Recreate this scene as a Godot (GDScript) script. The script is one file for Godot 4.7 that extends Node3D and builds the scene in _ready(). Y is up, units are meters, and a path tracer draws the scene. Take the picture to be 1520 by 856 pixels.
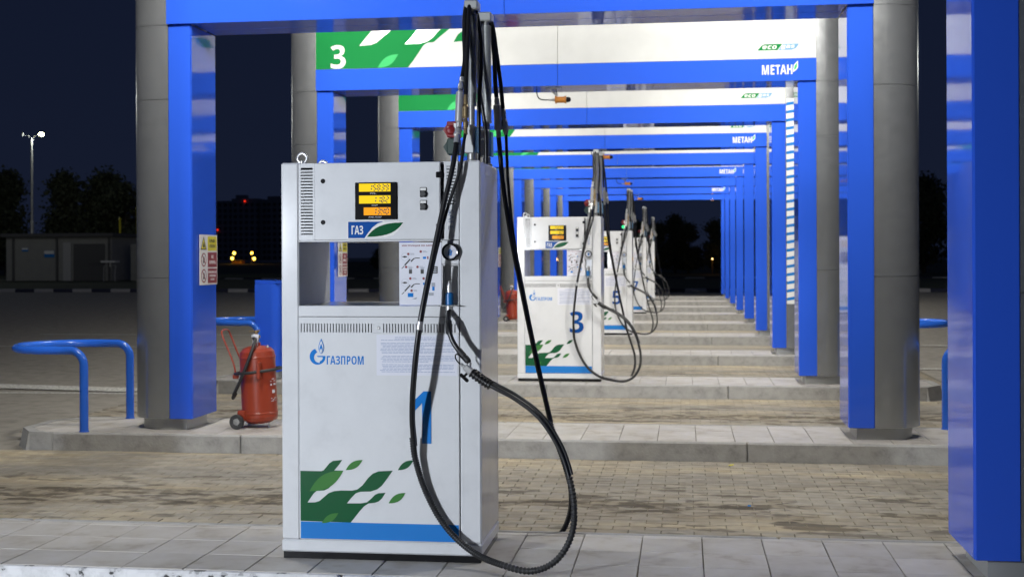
extends Node3D
# A compressed-gas filling station at night: ten islands in a row, each under a blue portal frame, dispensers on the odd ones.
# x runs along the islands, -z runs down the row, y = 0 is the road; metres.

const PITCH := 4.65          # island to island
const FRONT := 6.238         # portal front of the first island
const ISLAND := 6.004        # kerb front of the first island
const WIDE := 1.133          # island width
const TOP := 0.169           # island height
const MID := -1.4935         # middle of the portals
const BEAM := 3.759          # underside of the beams
const LAMP_ENERGY := 16.5
const LAMP_TILT := 45.0
const CEIL := 5.55           # underside of the canopy

var M := {}
var used := {}
var bold: SystemFont
var plainfont: SystemFont
var rng := RandomNumberGenerator.new()


func _ready() -> void:
	rng.seed = 7
	_camera()
	_light()
	_materials()
	_ground()
	_islands()
	_lanes()
	_portals()
	_canopy()
	_background()
	_dispensers()
	_street_furniture()
	_far_lights()


# ------------------------------------------------------------------ camera, sky, exposure

func _camera() -> void:
	var cam := Camera3D.new()
	cam.name = "camera"
	var near := 0.05
	var lens := CameraAttributesPhysical.new()
	lens.frustum_focal_length = 45.0
	lens.frustum_focus_distance = 6.6
	lens.frustum_near = near
	lens.frustum_far = 4000.0
	lens.exposure_aperture = 4.4
	cam.attributes = lens
	cam.projection = Camera3D.PROJECTION_FRUSTUM
	cam.near = near
	cam.far = 4000.0
	cam.size = 2.0 * near * 428.0 / 1910.13
	cam.frustum_offset = Vector2(0, -near * 47.9 / 1910.13)
	cam.position = Vector3(0, 1.70, 0)
	cam.rotation = Vector3(0, atan(256.78 / 1910.13), -0.004)
	add_child(cam)
	cam.current = true


func _light() -> void:
	var env := Environment.new()
	env.background_mode = Environment.BG_SKY
	var sky := ProceduralSkyMaterial.new()
	sky.sky_top_color = Color(0.060, 0.088, 0.165)
	sky.sky_horizon_color = Color(0.085, 0.108, 0.175)
	sky.sky_curve = 0.12
	sky.ground_bottom_color = Color(0.05, 0.055, 0.07)
	sky.ground_horizon_color = Color(0.085, 0.108, 0.175)
	sky.sun_angle_max = 1.0
	env.sky = Sky.new()
	env.sky.sky_material = sky
	env.tonemap_mode = Environment.TONE_MAPPER_LINEAR
	env.tonemap_exposure = 1.0
	env.sdfgi_enabled = true
	env.ssao_enabled = true
	env.ssil_enabled = true
	var w := WorldEnvironment.new()
	w.name = "night_sky"
	w.environment = env
	add_child(w)
	var moon := DirectionalLight3D.new()
	moon.name = "moon"
	moon.light_energy = 0.004
	moon.light_color = Color(0.75, 0.83, 1.0)
	moon.light_angular_distance = 0.5
	moon.rotation_degrees = Vector3(-48, 150, 0)
	moon.shadow_enabled = true
	moon.sky_mode = DirectionalLight3D.SKY_MODE_LIGHT_ONLY
	add_child(moon)


# ------------------------------------------------------------------ mesh helpers

func new_st() -> SurfaceTool:
	var st := SurfaceTool.new()
	st.begin(Mesh.PRIMITIVE_TRIANGLES)
	return st


func tri(st: SurfaceTool, a: Vector3, b: Vector3, c: Vector3, n: Vector3) -> void:
	if (a - c).cross(a - b).dot(n) < 0.0:
		var t := b
		b = c
		c = t
	for p in [a, b, c]:
		st.set_normal(n)
		st.add_vertex(p)


func quad(st: SurfaceTool, a: Vector3, b: Vector3, c: Vector3, d: Vector3, toward: Vector3) -> void:
	var n := (c - a).cross(d - b).normalized()
	if n.dot(toward) < 0.0:
		n = -n
	tri(st, a, b, c, n)
	tri(st, a, c, d, n)


func box(st: SurfaceTool, lo: Vector3, hi: Vector3, bev := 0.0, xf := Transform3D()) -> void:
	# a box with chamfered edges
	var mid := (lo + hi) / 2.0
	var h := (hi - lo) / 2.0
	bev = minf(bev, minf(h.x, minf(h.y, h.z)) * 0.9)
	for ax in 3:
		var u := (ax + 1) % 3
		var v := (ax + 2) % 3
		for s in [-1.0, 1.0]:
			var q: Array[Vector3] = []
			for k in [[-1.0, -1.0], [1.0, -1.0], [1.0, 1.0], [-1.0, 1.0]]:
				var p := Vector3()
				p[ax] = h[ax] * s
				p[u] = (h[u] - bev) * k[0]
				p[v] = (h[v] - bev) * k[1]
				q.append(xf * (mid + p))
			var n := Vector3()
			n[ax] = s
			quad(st, q[0], q[1], q[2], q[3], xf.basis * n)
	if bev <= 0.0:
		return
	for ax in 3:
		var u := (ax + 1) % 3
		var v := (ax + 2) % 3
		for su in [-1.0, 1.0]:
			for sv in [-1.0, 1.0]:
				var q: Array[Vector3] = []
				for k in [[-1.0, 0], [1.0, 0], [1.0, 1], [-1.0, 1]]:
					var p := Vector3()
					p[ax] = (h[ax] - bev) * k[0]
					p[u] = su * (h[u] - (bev if k[1] == 1 else 0.0))
					p[v] = sv * (h[v] - (0.0 if k[1] == 1 else bev))
					q.append(xf * (mid + p))
				var n := Vector3()
				n[u] = su
				n[v] = sv
				quad(st, q[0], q[1], q[2], q[3], xf.basis * n)
	for sx in [-1.0, 1.0]:
		for sy in [-1.0, 1.0]:
			for sz in [-1.0, 1.0]:
				var sg := Vector3(sx, sy, sz)
				var c := Vector3(sx * h.x, sy * h.y, sz * h.z)
				var a := c - Vector3(0, sy, sz) * bev
				var b := c - Vector3(sx, 0, sz) * bev
				var d := c - Vector3(sx, sy, 0) * bev
				tri(st, xf * (mid + a), xf * (mid + b), xf * (mid + d), (xf.basis * sg).normalized())


func prism(st: SurfaceTool, poly: PackedVector2Array, z0: float, z1: float, xf := Transform3D(), smooth := false) -> void:
	# poly in x, y; pushed from z0 to z1
	var idx := Geometry2D.triangulate_polygon(poly)
	for z in [z0, z1]:
		var n := Vector3(0, 0, 1 if z == maxf(z0, z1) else -1)
		for i in range(0, idx.size(), 3):
			var a := poly[idx[i]]
			var b := poly[idx[i + 1]]
			var c := poly[idx[i + 2]]
			tri(st, xf * Vector3(a.x, a.y, z), xf * Vector3(b.x, b.y, z), xf * Vector3(c.x, c.y, z), xf.basis * n)
	var cw := Geometry2D.is_polygon_clockwise(poly)
	var m := poly.size()
	var normals: Array[Vector3] = []
	for i in m:
		var e := poly[(i + 1) % m] - poly[i]
		var n2 := Vector2(e.y, -e.x).normalized()
		if cw:
			n2 = -n2
		normals.append(xf.basis * Vector3(n2.x, n2.y, 0))
	for i in m:
		var a := poly[i]
		var b := poly[(i + 1) % m]
		var p: Array[Vector3] = [xf * Vector3(a.x, a.y, z0), xf * Vector3(b.x, b.y, z0), xf * Vector3(b.x, b.y, z1), xf * Vector3(a.x, a.y, z1)]
		var n := normals[i]
		if not smooth:
			quad(st, p[0], p[1], p[2], p[3], n)
			continue
		var prev := normals[(i + m - 1) % m]
		var next := normals[(i + 1) % m]
		var na := (n + prev).normalized() if n.dot(prev) > 0.8 else n
		var nb := (n + next).normalized() if n.dot(next) > 0.8 else n
		var nn: Array[Vector3] = [na, nb, nb, na]
		for t in [[0, 1, 2], [0, 2, 3]]:
			var o: Array = t
			if (p[o[0]] - p[o[2]]).cross(p[o[0]] - p[o[1]]).dot(n) < 0.0:
				o = [t[0], t[2], t[1]]
			for k in o:
				st.set_normal(nn[k])
				st.add_vertex(p[k])


func tube(st: SurfaceTool, pts: PackedVector3Array, r: Variant, sides := 10, caps := true) -> void:
	# a swept round tube; r is one radius or one per point
	var n := pts.size()
	var dirs: Array[Vector3] = []
	for i in n:
		dirs.append((pts[mini(i + 1, n - 1)] - pts[maxi(i - 1, 0)]).normalized())
	var up := Vector3.UP if absf(dirs[0].y) < 0.9 else Vector3.RIGHT
	var side := dirs[0].cross(up).normalized()
	var rings := []
	for i in n:
		side = (side - dirs[i] * side.dot(dirs[i])).normalized()
		var other := dirs[i].cross(side)
		var ring: Array[Vector3] = []
		for k in sides:
			var a := TAU * k / sides
			ring.append(side * cos(a) + other * sin(a))
		rings.append(ring)
	for i in n - 1:
		var r0: float = r if r is float else r[i]
		var r1: float = r if r is float else r[i + 1]
		for k in sides:
			var l := (k + 1) % sides
			var nn: Array[Vector3] = [rings[i][k], rings[i][l], rings[i + 1][l], rings[i + 1][k]]
			var p: Array[Vector3] = [pts[i] + nn[0] * r0, pts[i] + nn[1] * r0, pts[i + 1] + nn[2] * r1, pts[i + 1] + nn[3] * r1]
			var lean := dirs[i] * ((r0 - r1) / maxf(pts[i].distance_to(pts[i + 1]), 1e-5))
			var f := (p[0] - p[2]).cross(p[0] - p[1]).dot(nn[0] + nn[2])
			for t in ([[0, 1, 2], [0, 2, 3]] if f > 0.0 else [[0, 2, 1], [0, 3, 2]]):
				for q in t:
					st.set_normal((nn[q] + lean).normalized())
					st.add_vertex(p[q])
	if caps:
		for e in [0, n - 1]:
			var re: float = r if r is float else r[e]
			var out := -dirs[0] if e == 0 else dirs[n - 1]
			for k in range(1, sides - 1):
				tri(st, pts[e] + rings[e][0] * re, pts[e] + rings[e][k] * re, pts[e] + rings[e][k + 1] * re, out)


func lathe(st: SurfaceTool, prof: Array, seg := 24, xf := Transform3D()) -> void:
	# prof: [radius, height] pairs, turned about y
	for i in prof.size() - 1:
		var a: Array = prof[i]
		var b: Array = prof[i + 1]
		var sl := Vector2(b[1] - a[1], a[0] - b[0]).normalized()
		for k in seg:
			var t0 := TAU * k / seg
			var t1 := TAU * (k + 1) / seg
			var d0 := Vector3(cos(t0), 0, sin(t0))
			var d1 := Vector3(cos(t1), 0, sin(t1))
			var y := Vector3.UP
			var p: Array[Vector3] = [xf * (d0 * a[0] + y * a[1]), xf * (d1 * a[0] + y * a[1]), xf * (d1 * b[0] + y * b[1]), xf * (d0 * b[0] + y * b[1])]
			var n0 := (xf.basis * (d0 * sl.x + y * sl.y)).normalized()
			var n1 := (xf.basis * (d1 * sl.x + y * sl.y)).normalized()
			var nn: Array[Vector3] = [n0, n1, n1, n0]
			for t in [[0, 1, 2], [0, 2, 3]]:
				var o: Array = t
				var g := (p[o[0]] - p[o[2]]).cross(p[o[0]] - p[o[1]])
				if g.length_squared() < 1e-14:
					continue
				if g.dot(n0 + n1) < 0.0:
					o = [t[0], t[2], t[1]]
				for q in o:
					st.set_normal(nn[q])
					st.add_vertex(p[q])


func along(pts: Array, step := 0.02) -> PackedVector3Array:
	# a smooth curve through the points, sampled evenly
	var c := Curve3D.new()
	c.bake_interval = step
	for i in pts.size():
		var p: Vector3 = pts[i]
		var a: Vector3 = pts[maxi(i - 1, 0)]
		var b: Vector3 = pts[mini(i + 1, pts.size() - 1)]
		var d := (b - a).normalized()
		var li := p.distance_to(a) / 3.0
		var lo := p.distance_to(b) / 3.0
		c.add_point(p, -d * li, d * lo)
	return c.get_baked_points()


func ribbed(pts: PackedVector3Array, r: float, deep: float) -> PackedFloat32Array:
	var out := PackedFloat32Array()
	for i in pts.size():
		out.append(r + (deep if i % 4 < 2 else -deep))
	return out


func arc(c: Vector2, r: float, a0: float, a1: float, n: int) -> PackedVector2Array:
	var out := PackedVector2Array()
	for i in n + 1:
		var a := deg_to_rad(lerpf(a0, a1, float(i) / n))
		out.append(c + Vector2(cos(a), sin(a)) * r)
	return out


func leaf(x0: float, y0: float, x1: float, y1: float, bend := 0.55) -> PackedVector2Array:
	# the station's leaf: flat foot at the lower left, tip at the upper right, both sides bowed
	var out := PackedVector2Array()
	var a := Vector2(x0, y0)
	var b := Vector2(x1, y1)
	var up := [a, a + Vector2((x1 - x0) * 0.18, (y1 - y0) * bend), b - Vector2((x1 - x0) * 0.62, 0), b]
	var dn := [b, b - Vector2((x1 - x0) * 0.18, (y1 - y0) * bend), a + Vector2((x1 - x0) * 0.62, 0), a]
	for side in [up, dn]:
		for i in 8:
			var t := i / 8.0
			var s := 1.0 - t
			out.append(side[0] * s * s * s + side[1] * 3.0 * s * s * t + side[2] * 3.0 * s * t * t + side[3] * t * t * t)
	return out


func rect(x0: float, y0: float, x1: float, y1: float) -> PackedVector2Array:
	return PackedVector2Array([Vector2(x0, y0), Vector2(x1, y0), Vector2(x1, y1), Vector2(x0, y1)])


# ------------------------------------------------------------------ things and parts

func numbered(called: String) -> String:
	var n: int = used.get(called, 0)
	used[called] = n + 1
	return called if n == 0 else "%s_%03d" % [called, n]


func tag(o: Node3D, label: String, category: String, group := "", kind := "") -> void:
	o.set_meta("label", label)
	if category:
		o.set_meta("category", category)
	if group:
		o.set_meta("group", group)
	if kind:
		o.set_meta("kind", kind)


func thing(called: String, label: String, category: String, at := Vector3.ZERO, group := "", kind := "") -> Node3D:
	var o := Node3D.new()
	o.name = numbered(called)
	add_child(o)
	o.position = at
	tag(o, label, category, group, kind)
	return o


func part(parent: Node3D, called: String, what: Variant, m: Material, label := "") -> MeshInstance3D:
	var o := MeshInstance3D.new()
	o.name = called if parent != self else numbered(called)
	o.mesh = what.commit() if what is SurfaceTool else what
	o.material_override = m
	parent.add_child(o, true)
	if label:
		o.set_meta("label", label)
	return o


func flat(parent: Node3D, called: String, poly: PackedVector2Array, z: float, thick: float, m: Material) -> MeshInstance3D:
	var st := new_st()
	prism(st, poly, z, z + thick, Transform3D())
	return part(parent, called, st, m)


func lettering(parent: Node3D, called: String, text: String, x: float, y: float, z: float, wide: float, high: float, m: Material, font: Font = null, slant := 0.0) -> MeshInstance3D:
	# the words fill the box that starts at x, y
	var t := TextMesh.new()
	t.font = font if font else bold
	t.text = text
	t.font_size = 48
	t.pixel_size = 0.01
	t.depth = 0.002
	t.curve_step = 4.0
	t.horizontal_alignment = HORIZONTAL_ALIGNMENT_LEFT
	var a := t.get_aabb()
	var o := part(parent, called, t, m)
	var sx := wide / maxf(a.size.x, 1e-4)
	var sy := high / maxf(a.size.y, 1e-4)
	o.transform = Transform3D(Basis(Vector3(sx, 0, 0), Vector3(slant * sy, sy, 0), Vector3(0, 0, 0.6)), Vector3(x - a.position.x * sx - slant * sy * a.position.y, y - a.position.y * sy, z))
	return o


# ------------------------------------------------------------------ materials

func lin(r: float, g: float, b: float) -> Color:
	return Color(r, g, b).linear_to_srgb()


func mat(called: String, c: Color, rough := 0.5, metal := 0.0, spec := 0.5) -> StandardMaterial3D:
	var m := StandardMaterial3D.new()
	m.resource_name = called
	m.albedo_color = c
	m.roughness = rough
	m.metallic = metal
	m.metallic_specular = spec
	M[called] = m
	return m


func noise_tex(freq: float, octaves: int, seed_: int, ramp: Array, size := 512, stretch := false) -> NoiseTexture2D:
	var n := FastNoiseLite.new()
	n.seed = seed_
	n.frequency = freq
	n.noise_type = FastNoiseLite.TYPE_SIMPLEX_SMOOTH
	n.fractal_octaves = octaves
	n.fractal_gain = 0.6
	var t := NoiseTexture2D.new()
	t.noise = n
	t.width = size
	t.height = size
	t.seamless = true
	if ramp:
		var g := Gradient.new()
		g.offsets = PackedFloat32Array()
		var offs := PackedFloat32Array()
		var cols := PackedColorArray()
		for e in ramp:
			offs.append(e[0])
			cols.append(e[1])
		g.offsets = offs
		g.colors = cols
		t.color_ramp = g
	return t


func grey(v: float) -> Color:
	return Color(v, v, v)


func world_mapped(m: StandardMaterial3D, metres: float) -> void:
	m.uv1_triplanar = true
	m.uv1_world_triplanar = true
	m.uv1_scale = Vector3.ONE / metres


func _materials() -> void:
	bold = SystemFont.new()
	bold.font_names = PackedStringArray(["Droid Sans"])
	bold.font_weight = 700
	plainfont = SystemFont.new()
	plainfont.font_names = PackedStringArray(["Droid Sans"])
	var wear := noise_tex(0.012, 5, 3, [[0.0, grey(0.93)], [0.45, grey(0.98)], [1.0, grey(1.0)]])
	var rough_wear := noise_tex(0.02, 4, 5, [[0.0, grey(0.78)], [0.5, grey(0.9)], [1.0, grey(1.0)]])
	var ripple := noise_tex(0.006, 2, 11, [])
	# painted sheet
	var m := mat("blue panel", lin(0.028, 0.110, 0.70), 0.07)
	m.roughness_texture = rough_wear
	m.heightmap_enabled = true
	m.heightmap_texture = ripple
	m.heightmap_scale = 0.02
	world_mapped(m, 1.7)
	m = mat("blue tube", lin(0.025, 0.135, 0.66), 0.2)
	m = mat("white panel", lin(0.64, 0.65, 0.64), 0.5, 0.0, 0.3)
	m.albedo_texture = noise_tex(0.01, 4, 23, [[0.0, grey(0.94)], [1.0, grey(1.0)]], 256)
	world_mapped(m, 2.3)
	m = mat("grey cladding", lin(0.46, 0.48, 0.495), 0.27, 0.75)
	m.albedo_texture = wear
	m.roughness_texture = rough_wear
	world_mapped(m, 1.3)
	mat("green print", lin(0.010, 0.20, 0.05), 0.6, 0.0, 0.15)
	mat("light green print", lin(0.06, 0.46, 0.15), 0.6, 0.0, 0.15)
	mat("dark green print", lin(0.008, 0.095, 0.035), 0.11)
	mat("leaf green print", lin(0.05, 0.20, 0.045), 0.11)
	mat("white print", lin(0.82, 0.82, 0.80), 0.11)
	mat("blue print", lin(0.02, 0.20, 0.60), 0.11)
	mat("deep blue print", lin(0.006, 0.075, 0.33), 0.11)
	mat("pale blue print", lin(0.17, 0.34, 0.52), 0.6, 0.0, 0.2)
	mat("text blue print", lin(0.24, 0.31, 0.48), 0.7)
	mat("red print", lin(0.22, 0.012, 0.02), 0.5)
	mat("yellow print", lin(0.66, 0.58, 0.01), 0.5)
	mat("black print", lin(0.015, 0.015, 0.016), 0.5)
	mat("grey print", lin(0.35, 0.37, 0.42), 0.6)
	# dispenser
	m = mat("cabinet white", lin(0.72, 0.73, 0.745), 0.12)
	m.albedo_texture = noise_tex(0.008, 5, 31, [[0.0, grey(0.955)], [0.4, grey(0.985)], [1.0, grey(1.0)]])
	world_mapped(m, 1.1)
	mat("paper", lin(0.72, 0.73, 0.80), 0.8, 0.0, 0.25)
	mat("rubber", lin(0.010, 0.010, 0.011), 0.32)
	mat("worn rubber", lin(0.022, 0.022, 0.023), 0.5)
	mat("black plastic", lin(0.010, 0.010, 0.011), 0.12, 0.0, 0.35)
	mat("slot_shade_grey", lin(0.13, 0.13, 0.135), 0.6)  # inner housing; its dark grey stands in for shade behind the vent slots
	mat("steel", lin(0.58, 0.58, 0.58), 0.28, 0.55)
	mat("dull steel", lin(0.34, 0.34, 0.33), 0.42, 0.6)
	mat("galvanised", lin(0.46, 0.47, 0.46), 0.42, 0.5)
	mat("brass", lin(0.34, 0.25, 0.13), 0.35, 0.7)
	mat("nozzle blue", lin(0.01, 0.14, 0.40), 0.3)
	m = mat("glass", Color(0.9, 0.95, 1.0, 0.08), 0.03)
	m.transparency = BaseMaterial3D.TRANSPARENCY_ALPHA
	mat("signal red", lin(0.22, 0.012, 0.015), 0.4)
	mat("signal green", lin(0.01, 0.035, 0.028), 0.4)
	mat("orange paint", lin(0.42, 0.16, 0.02), 0.4)
	mat("extinguisher red", lin(0.28, 0.040, 0.017), 0.3)
	for e in [["display yellow", Color(1.0, 0.84, 0.02), 1.0], ["display amber", Color(1.0, 0.64, 0.02), 1.0], ["lamp white", Color(1.0, 0.97, 0.9), 4.0], ["street lamp glow", Color(1.0, 0.98, 0.72), 30.0], ["sodium glow", Color(1.0, 0.82, 0.30), 9.0], ["red beacon", Color(1.0, 0.18, 0.08), 1.5], ["green signal glow", Color(0.05, 1.0, 0.55), 1.3], ["small lamp glow", Color(1.0, 0.85, 0.55), 6.0]]:
		m = mat(e[0], e[1], 0.4)
		m.emission_enabled = true
		m.emission = e[1]
		m.emission_energy_multiplier = e[2]
		if e[0].begins_with("display"):
			m.roughness = 0.1
			m.albedo_color = lin(0.06, 0.05, 0.02)     # the glass of a lit liquid-crystal panel
	# stone, tile, asphalt
	m = mat("kerb concrete", lin(0.38, 0.375, 0.36), 0.85)
	m.albedo_texture = noise_tex(0.015, 6, 41, [[0.0, grey(0.80)], [0.3, grey(0.92)], [0.7, grey(0.98)], [1.0, grey(1.0)]])
	m.heightmap_enabled = true
	m.heightmap_texture = noise_tex(0.08, 4, 42, [])
	m.heightmap_scale = 0.25
	world_mapped(m, 1.4)
	m = mat("white kerb paint", lin(0.74, 0.74, 0.75), 0.6)
	m.albedo_texture = noise_tex(0.016, 6, 43, [[0.0, grey(0.12)], [0.20, grey(0.3)], [0.28, grey(0.90)], [0.6, grey(1.0)], [1.0, grey(1.0)]])
	world_mapped(m, 1.3)
	mat("far kerb white", lin(0.42, 0.42, 0.43), 0.8)
	mat("far kerb dark", lin(0.03, 0.035, 0.07), 0.8)
	for i in 4:
		var v: float = [0.53, 0.49, 0.56, 0.51][i]
		m = mat("tile %d" % i, lin(v, v * 0.965, v * 0.92), 0.55)
		m.albedo_texture = noise_tex(0.012, 6, 50 + i, [[0.0, Color(0.80, 0.77, 0.72)], [0.35, Color(0.93, 0.92, 0.90)], [1.0, Color(1, 1, 1)]])
		m.heightmap_enabled = true
		m.heightmap_texture = noise_tex(0.05, 4, 60, [])
		m.heightmap_scale = 0.06
		world_mapped(m, 1.6 + 0.37 * i)
	m = mat("joint", lin(0.16, 0.14, 0.105), 0.95)
	m = mat("asphalt", lin(0.32, 0.297, 0.255), 0.9)
	m.albedo_texture = noise_tex(0.02, 7, 71, [[0.0, grey(0.74)], [0.4, grey(0.9)], [1.0, grey(1.0)]], 1024)
	m.heightmap_enabled = true
	m.heightmap_texture = noise_tex(0.25, 3, 72, [], 1024)
	m.heightmap_scale = 0.05
	world_mapped(m, 6.0)
	m = mat("road paint", lin(0.66, 0.65, 0.60), 0.8)
	m.albedo_texture = noise_tex(0.06, 5, 73, [[0.0, grey(0.6)], [0.35, grey(0.75)], [0.5, grey(0.97)], [1.0, grey(1.0)]])
	world_mapped(m, 2.0)
	m = mat("grass", lin(0.05, 0.07, 0.02), 0.95)
	m.albedo_texture = noise_tex(0.03, 6, 75, [[0.0, grey(0.5)], [1.0, grey(1.0)]])
	world_mapped(m, 9.0)
	m = mat("foliage", lin(0.035, 0.045, 0.022), 0.7)
	m.backlight_enabled = true
	m.backlight = Color(0.1, 0.12, 0.05)
	mat("bark", lin(0.06, 0.05, 0.04), 0.9)
	m = mat("render wall", lin(0.30, 0.30, 0.29), 0.9)
	m.albedo_texture = wear
	world_mapped(m, 5.0)
	mat("dark wall", lin(0.10, 0.10, 0.105), 0.9)
	mat("window dark", lin(0.02, 0.022, 0.03), 0.15)
	_paver_material()


func _paver_material() -> void:
	# paving blocks with sand along the kerbs, grey wheel tracks and oil: one picture of three lanes, laid out in world metres
	var size := 1024
	var per := PITCH * 3.0
	var im := Image.create(size, size, false, Image.FORMAT_RGB8)
	var coarse := FastNoiseLite.new()
	coarse.seed = 5
	coarse.frequency = 1.0
	coarse.fractal_octaves = 5
	coarse.fractal_gain = 0.6
	var fine := FastNoiseLite.new()
	fine.seed = 9
	fine.frequency = 6.0
	fine.fractal_octaves = 3
	for j in size:
		var z := j * per / size
		var d := fposmod(-z, per)                         # distance down the row, modulo three lanes
		var lane_at := fposmod(d - (ISLAND + WIDE), PITCH)  # 0 at the near kerb of a lane
		var lane := int(fposmod(d - (ISLAND + WIDE), per) / PITCH)
		for i in size:
			var x := i * per / size
			# wrap: blend the noise across the border of the picture
			var wrap := clampf((x - (per - 1.5)) / 1.5, 0.0, 1.0)
			var a := coarse.get_noise_3d(x * 0.28, d * 1.5, 0.0)
			var b := coarse.get_noise_3d(x * 0.9 + 31.0, d * 2.6, 4.0)
			if wrap > 0.0:
				a = lerpf(a, coarse.get_noise_3d((x - per) * 0.28, d * 1.5, 0.0), wrap)
				b = lerpf(b, coarse.get_noise_3d((x - per) * 0.9 + 31.0, d * 2.6, 4.0), wrap)
			var g := fine.get_noise_2d(x, d)
			var edge := minf(lane_at, 3.517 - lane_at)
			var sand := clampf(0.22 + 1.5 * a + 0.9 * b + 0.25 * smoothstep(0.9, 0.1, edge), 0.0, 1.0)
			var c := Color(0.312, 0.284, 0.232).lerp(Color(0.43, 0.362, 0.245), sand)
			var track := smoothstep(0.45, 0.0, absf(lane_at - 2.55)) * 0.75
			c = c.lerp(Color(0.245, 0.228, 0.195), track)
			var oil_at := absf(lane_at - (1.55 if lane != 1 else 1.75))
			var oil := smoothstep(0.55, 0.05, oil_at) * clampf(7.0 * (b + 0.9 * a) + 0.30, 0.0, 1.0) * clampf(0.75 + 1.6 * g, 0.25, 1.0)
			var drop := clampf((coarse.get_noise_3d(x * 1.6, d * 4.0, 9.0) - 0.17) * 7.0, 0.0, 1.0) * smoothstep(1.7, 0.3, oil_at)
			c = c.lerp(Color(0.060, 0.047, 0.032), clampf(oil * 0.85 + drop * 0.75, 0.0, 0.92))
			c = c * (1.0 + 0.22 * g)
			im.set_pixel(i, j, Color(maxf(c.r, 0.0), maxf(c.g, 0.0), maxf(c.b, 0.0)).linear_to_srgb())
	var tex := ImageTexture.create_from_image(im)
	for k in 3:
		var m := mat("paver %d" % k, lin([1.0, 0.88, 0.95][k], [1.0, 0.87, 0.96][k], [1.0, 0.86, 0.98][k]), 0.85)
		m.albedo_texture = tex
		m.heightmap_enabled = true
		m.heightmap_texture = noise_tex(0.5, 3, 81, [], 512)
		m.heightmap_scale = 0.4
		world_mapped(m, per)


# ------------------------------------------------------------------ ground and islands

func front_of(k: int) -> float:
	return FRONT + PITCH * (k - 1)


func kerb_of(k: int) -> float:
	return ISLAND + PITCH * (k - 1)


func _ground() -> void:
	var st := new_st()
	quad(st, Vector3(-1500, 0, 60), Vector3(1500, 0, 60), Vector3(1500, 0, -1800), Vector3(-1500, 0, -1800), Vector3.UP)
	var g := part(self, "ground", st, M["asphalt"])
	tag(g, "dark worn asphalt of the forecourt and the road around it", "", "", "structure")
	# painted lines on the asphalt left of the islands
	var lines := [[Vector3(-30, 0, -14.4), Vector3(-6.3, 0, -15.35), 0.13], [Vector3(-30, 0, -19.6), Vector3(-6.3, 0, -15.75), 0.13], [Vector3(-34, 0, -23.1), Vector3(-6.4, 0, -23.25), 0.12], [Vector3(-14.2, 0, -26.9), Vector3(-8.0, 0, -26.95), 0.14], [Vector3(-9.2, 0, -15.9), Vector3(-6.9, 0, -15.55), 0.35], [Vector3(3.2, 0, -19.6), Vector3(30, 0, -19.4), 0.13], [Vector3(3.2, 0, -24.6), Vector3(30, 0, -24.4), 0.13]]
	var words := ["thin white line running toward the second island nose", "white line slanting off across the asphalt", "far white line across the asphalt beyond the blue rail", "short white line on the far asphalt left of the columns", "blurred white patch where two painted lines cross", "white line on the asphalt right of the islands", "farther white line on the asphalt right of the islands"]
	for i in lines.size():
		var a: Vector3 = lines[i][0]
		var b: Vector3 = lines[i][1]
		var w: float = lines[i][2] / 2.0
		var s := (b - a).normalized().cross(Vector3.UP) * w
		var y := Vector3(0, 0.004 + 0.003 * i, 0)
		st = new_st()
		quad(st, a + s + y, b + s + y, b - s + y, a - s + y, Vector3.UP)
		var o := part(self, "road_marking", st, M["road paint"])
		tag(o, words[i], "", "", "structure")
	# verge and far striped kerbs
	st = new_st()
	quad(st, Vector3(-300, 0.10, -60.3), Vector3(300, 0.10, -60.3), Vector3(300, 0.10, -91.0), Vector3(-300, 0.10, -91.0), Vector3.UP)
	quad(st, Vector3(-300, 0.08, -99.0), Vector3(300, 0.08, -99.0), Vector3(300, 0.08, -420.0), Vector3(-300, 0.08, -420.0), Vector3.UP)
	var v := part(self, "grass_verge", st, M["grass"])
	tag(v, "dark grass verge beyond the forecourt behind the striped kerb", "", "", "structure")
	var near := thing("striped_kerb", "kerb of alternating white and dark stones along the near edge of the grass", "kerb", Vector3(0, 0, -60), "", "structure")
	var far := thing("striped_kerb", "farther striped kerb across the grass below the trees", "kerb", Vector3(0, 0, -91), "", "structure")
	var stone := new_st()
	box(stone, Vector3(0.01, 0, -0.3), Vector3(0.99, 0.17, 0), 0.02)
	var sm := stone.commit()
	for i in range(-46, 22):
		for pair in [[near, 1.0], [far, 1.4]]:
			var o := part(pair[0], "kerb_stone", sm, M["far kerb white"] if posmod(i, 2) == 0 else M["far kerb dark"])
			o.position.x = i * pair[1]
			o.scale.x = pair[1]


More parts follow.
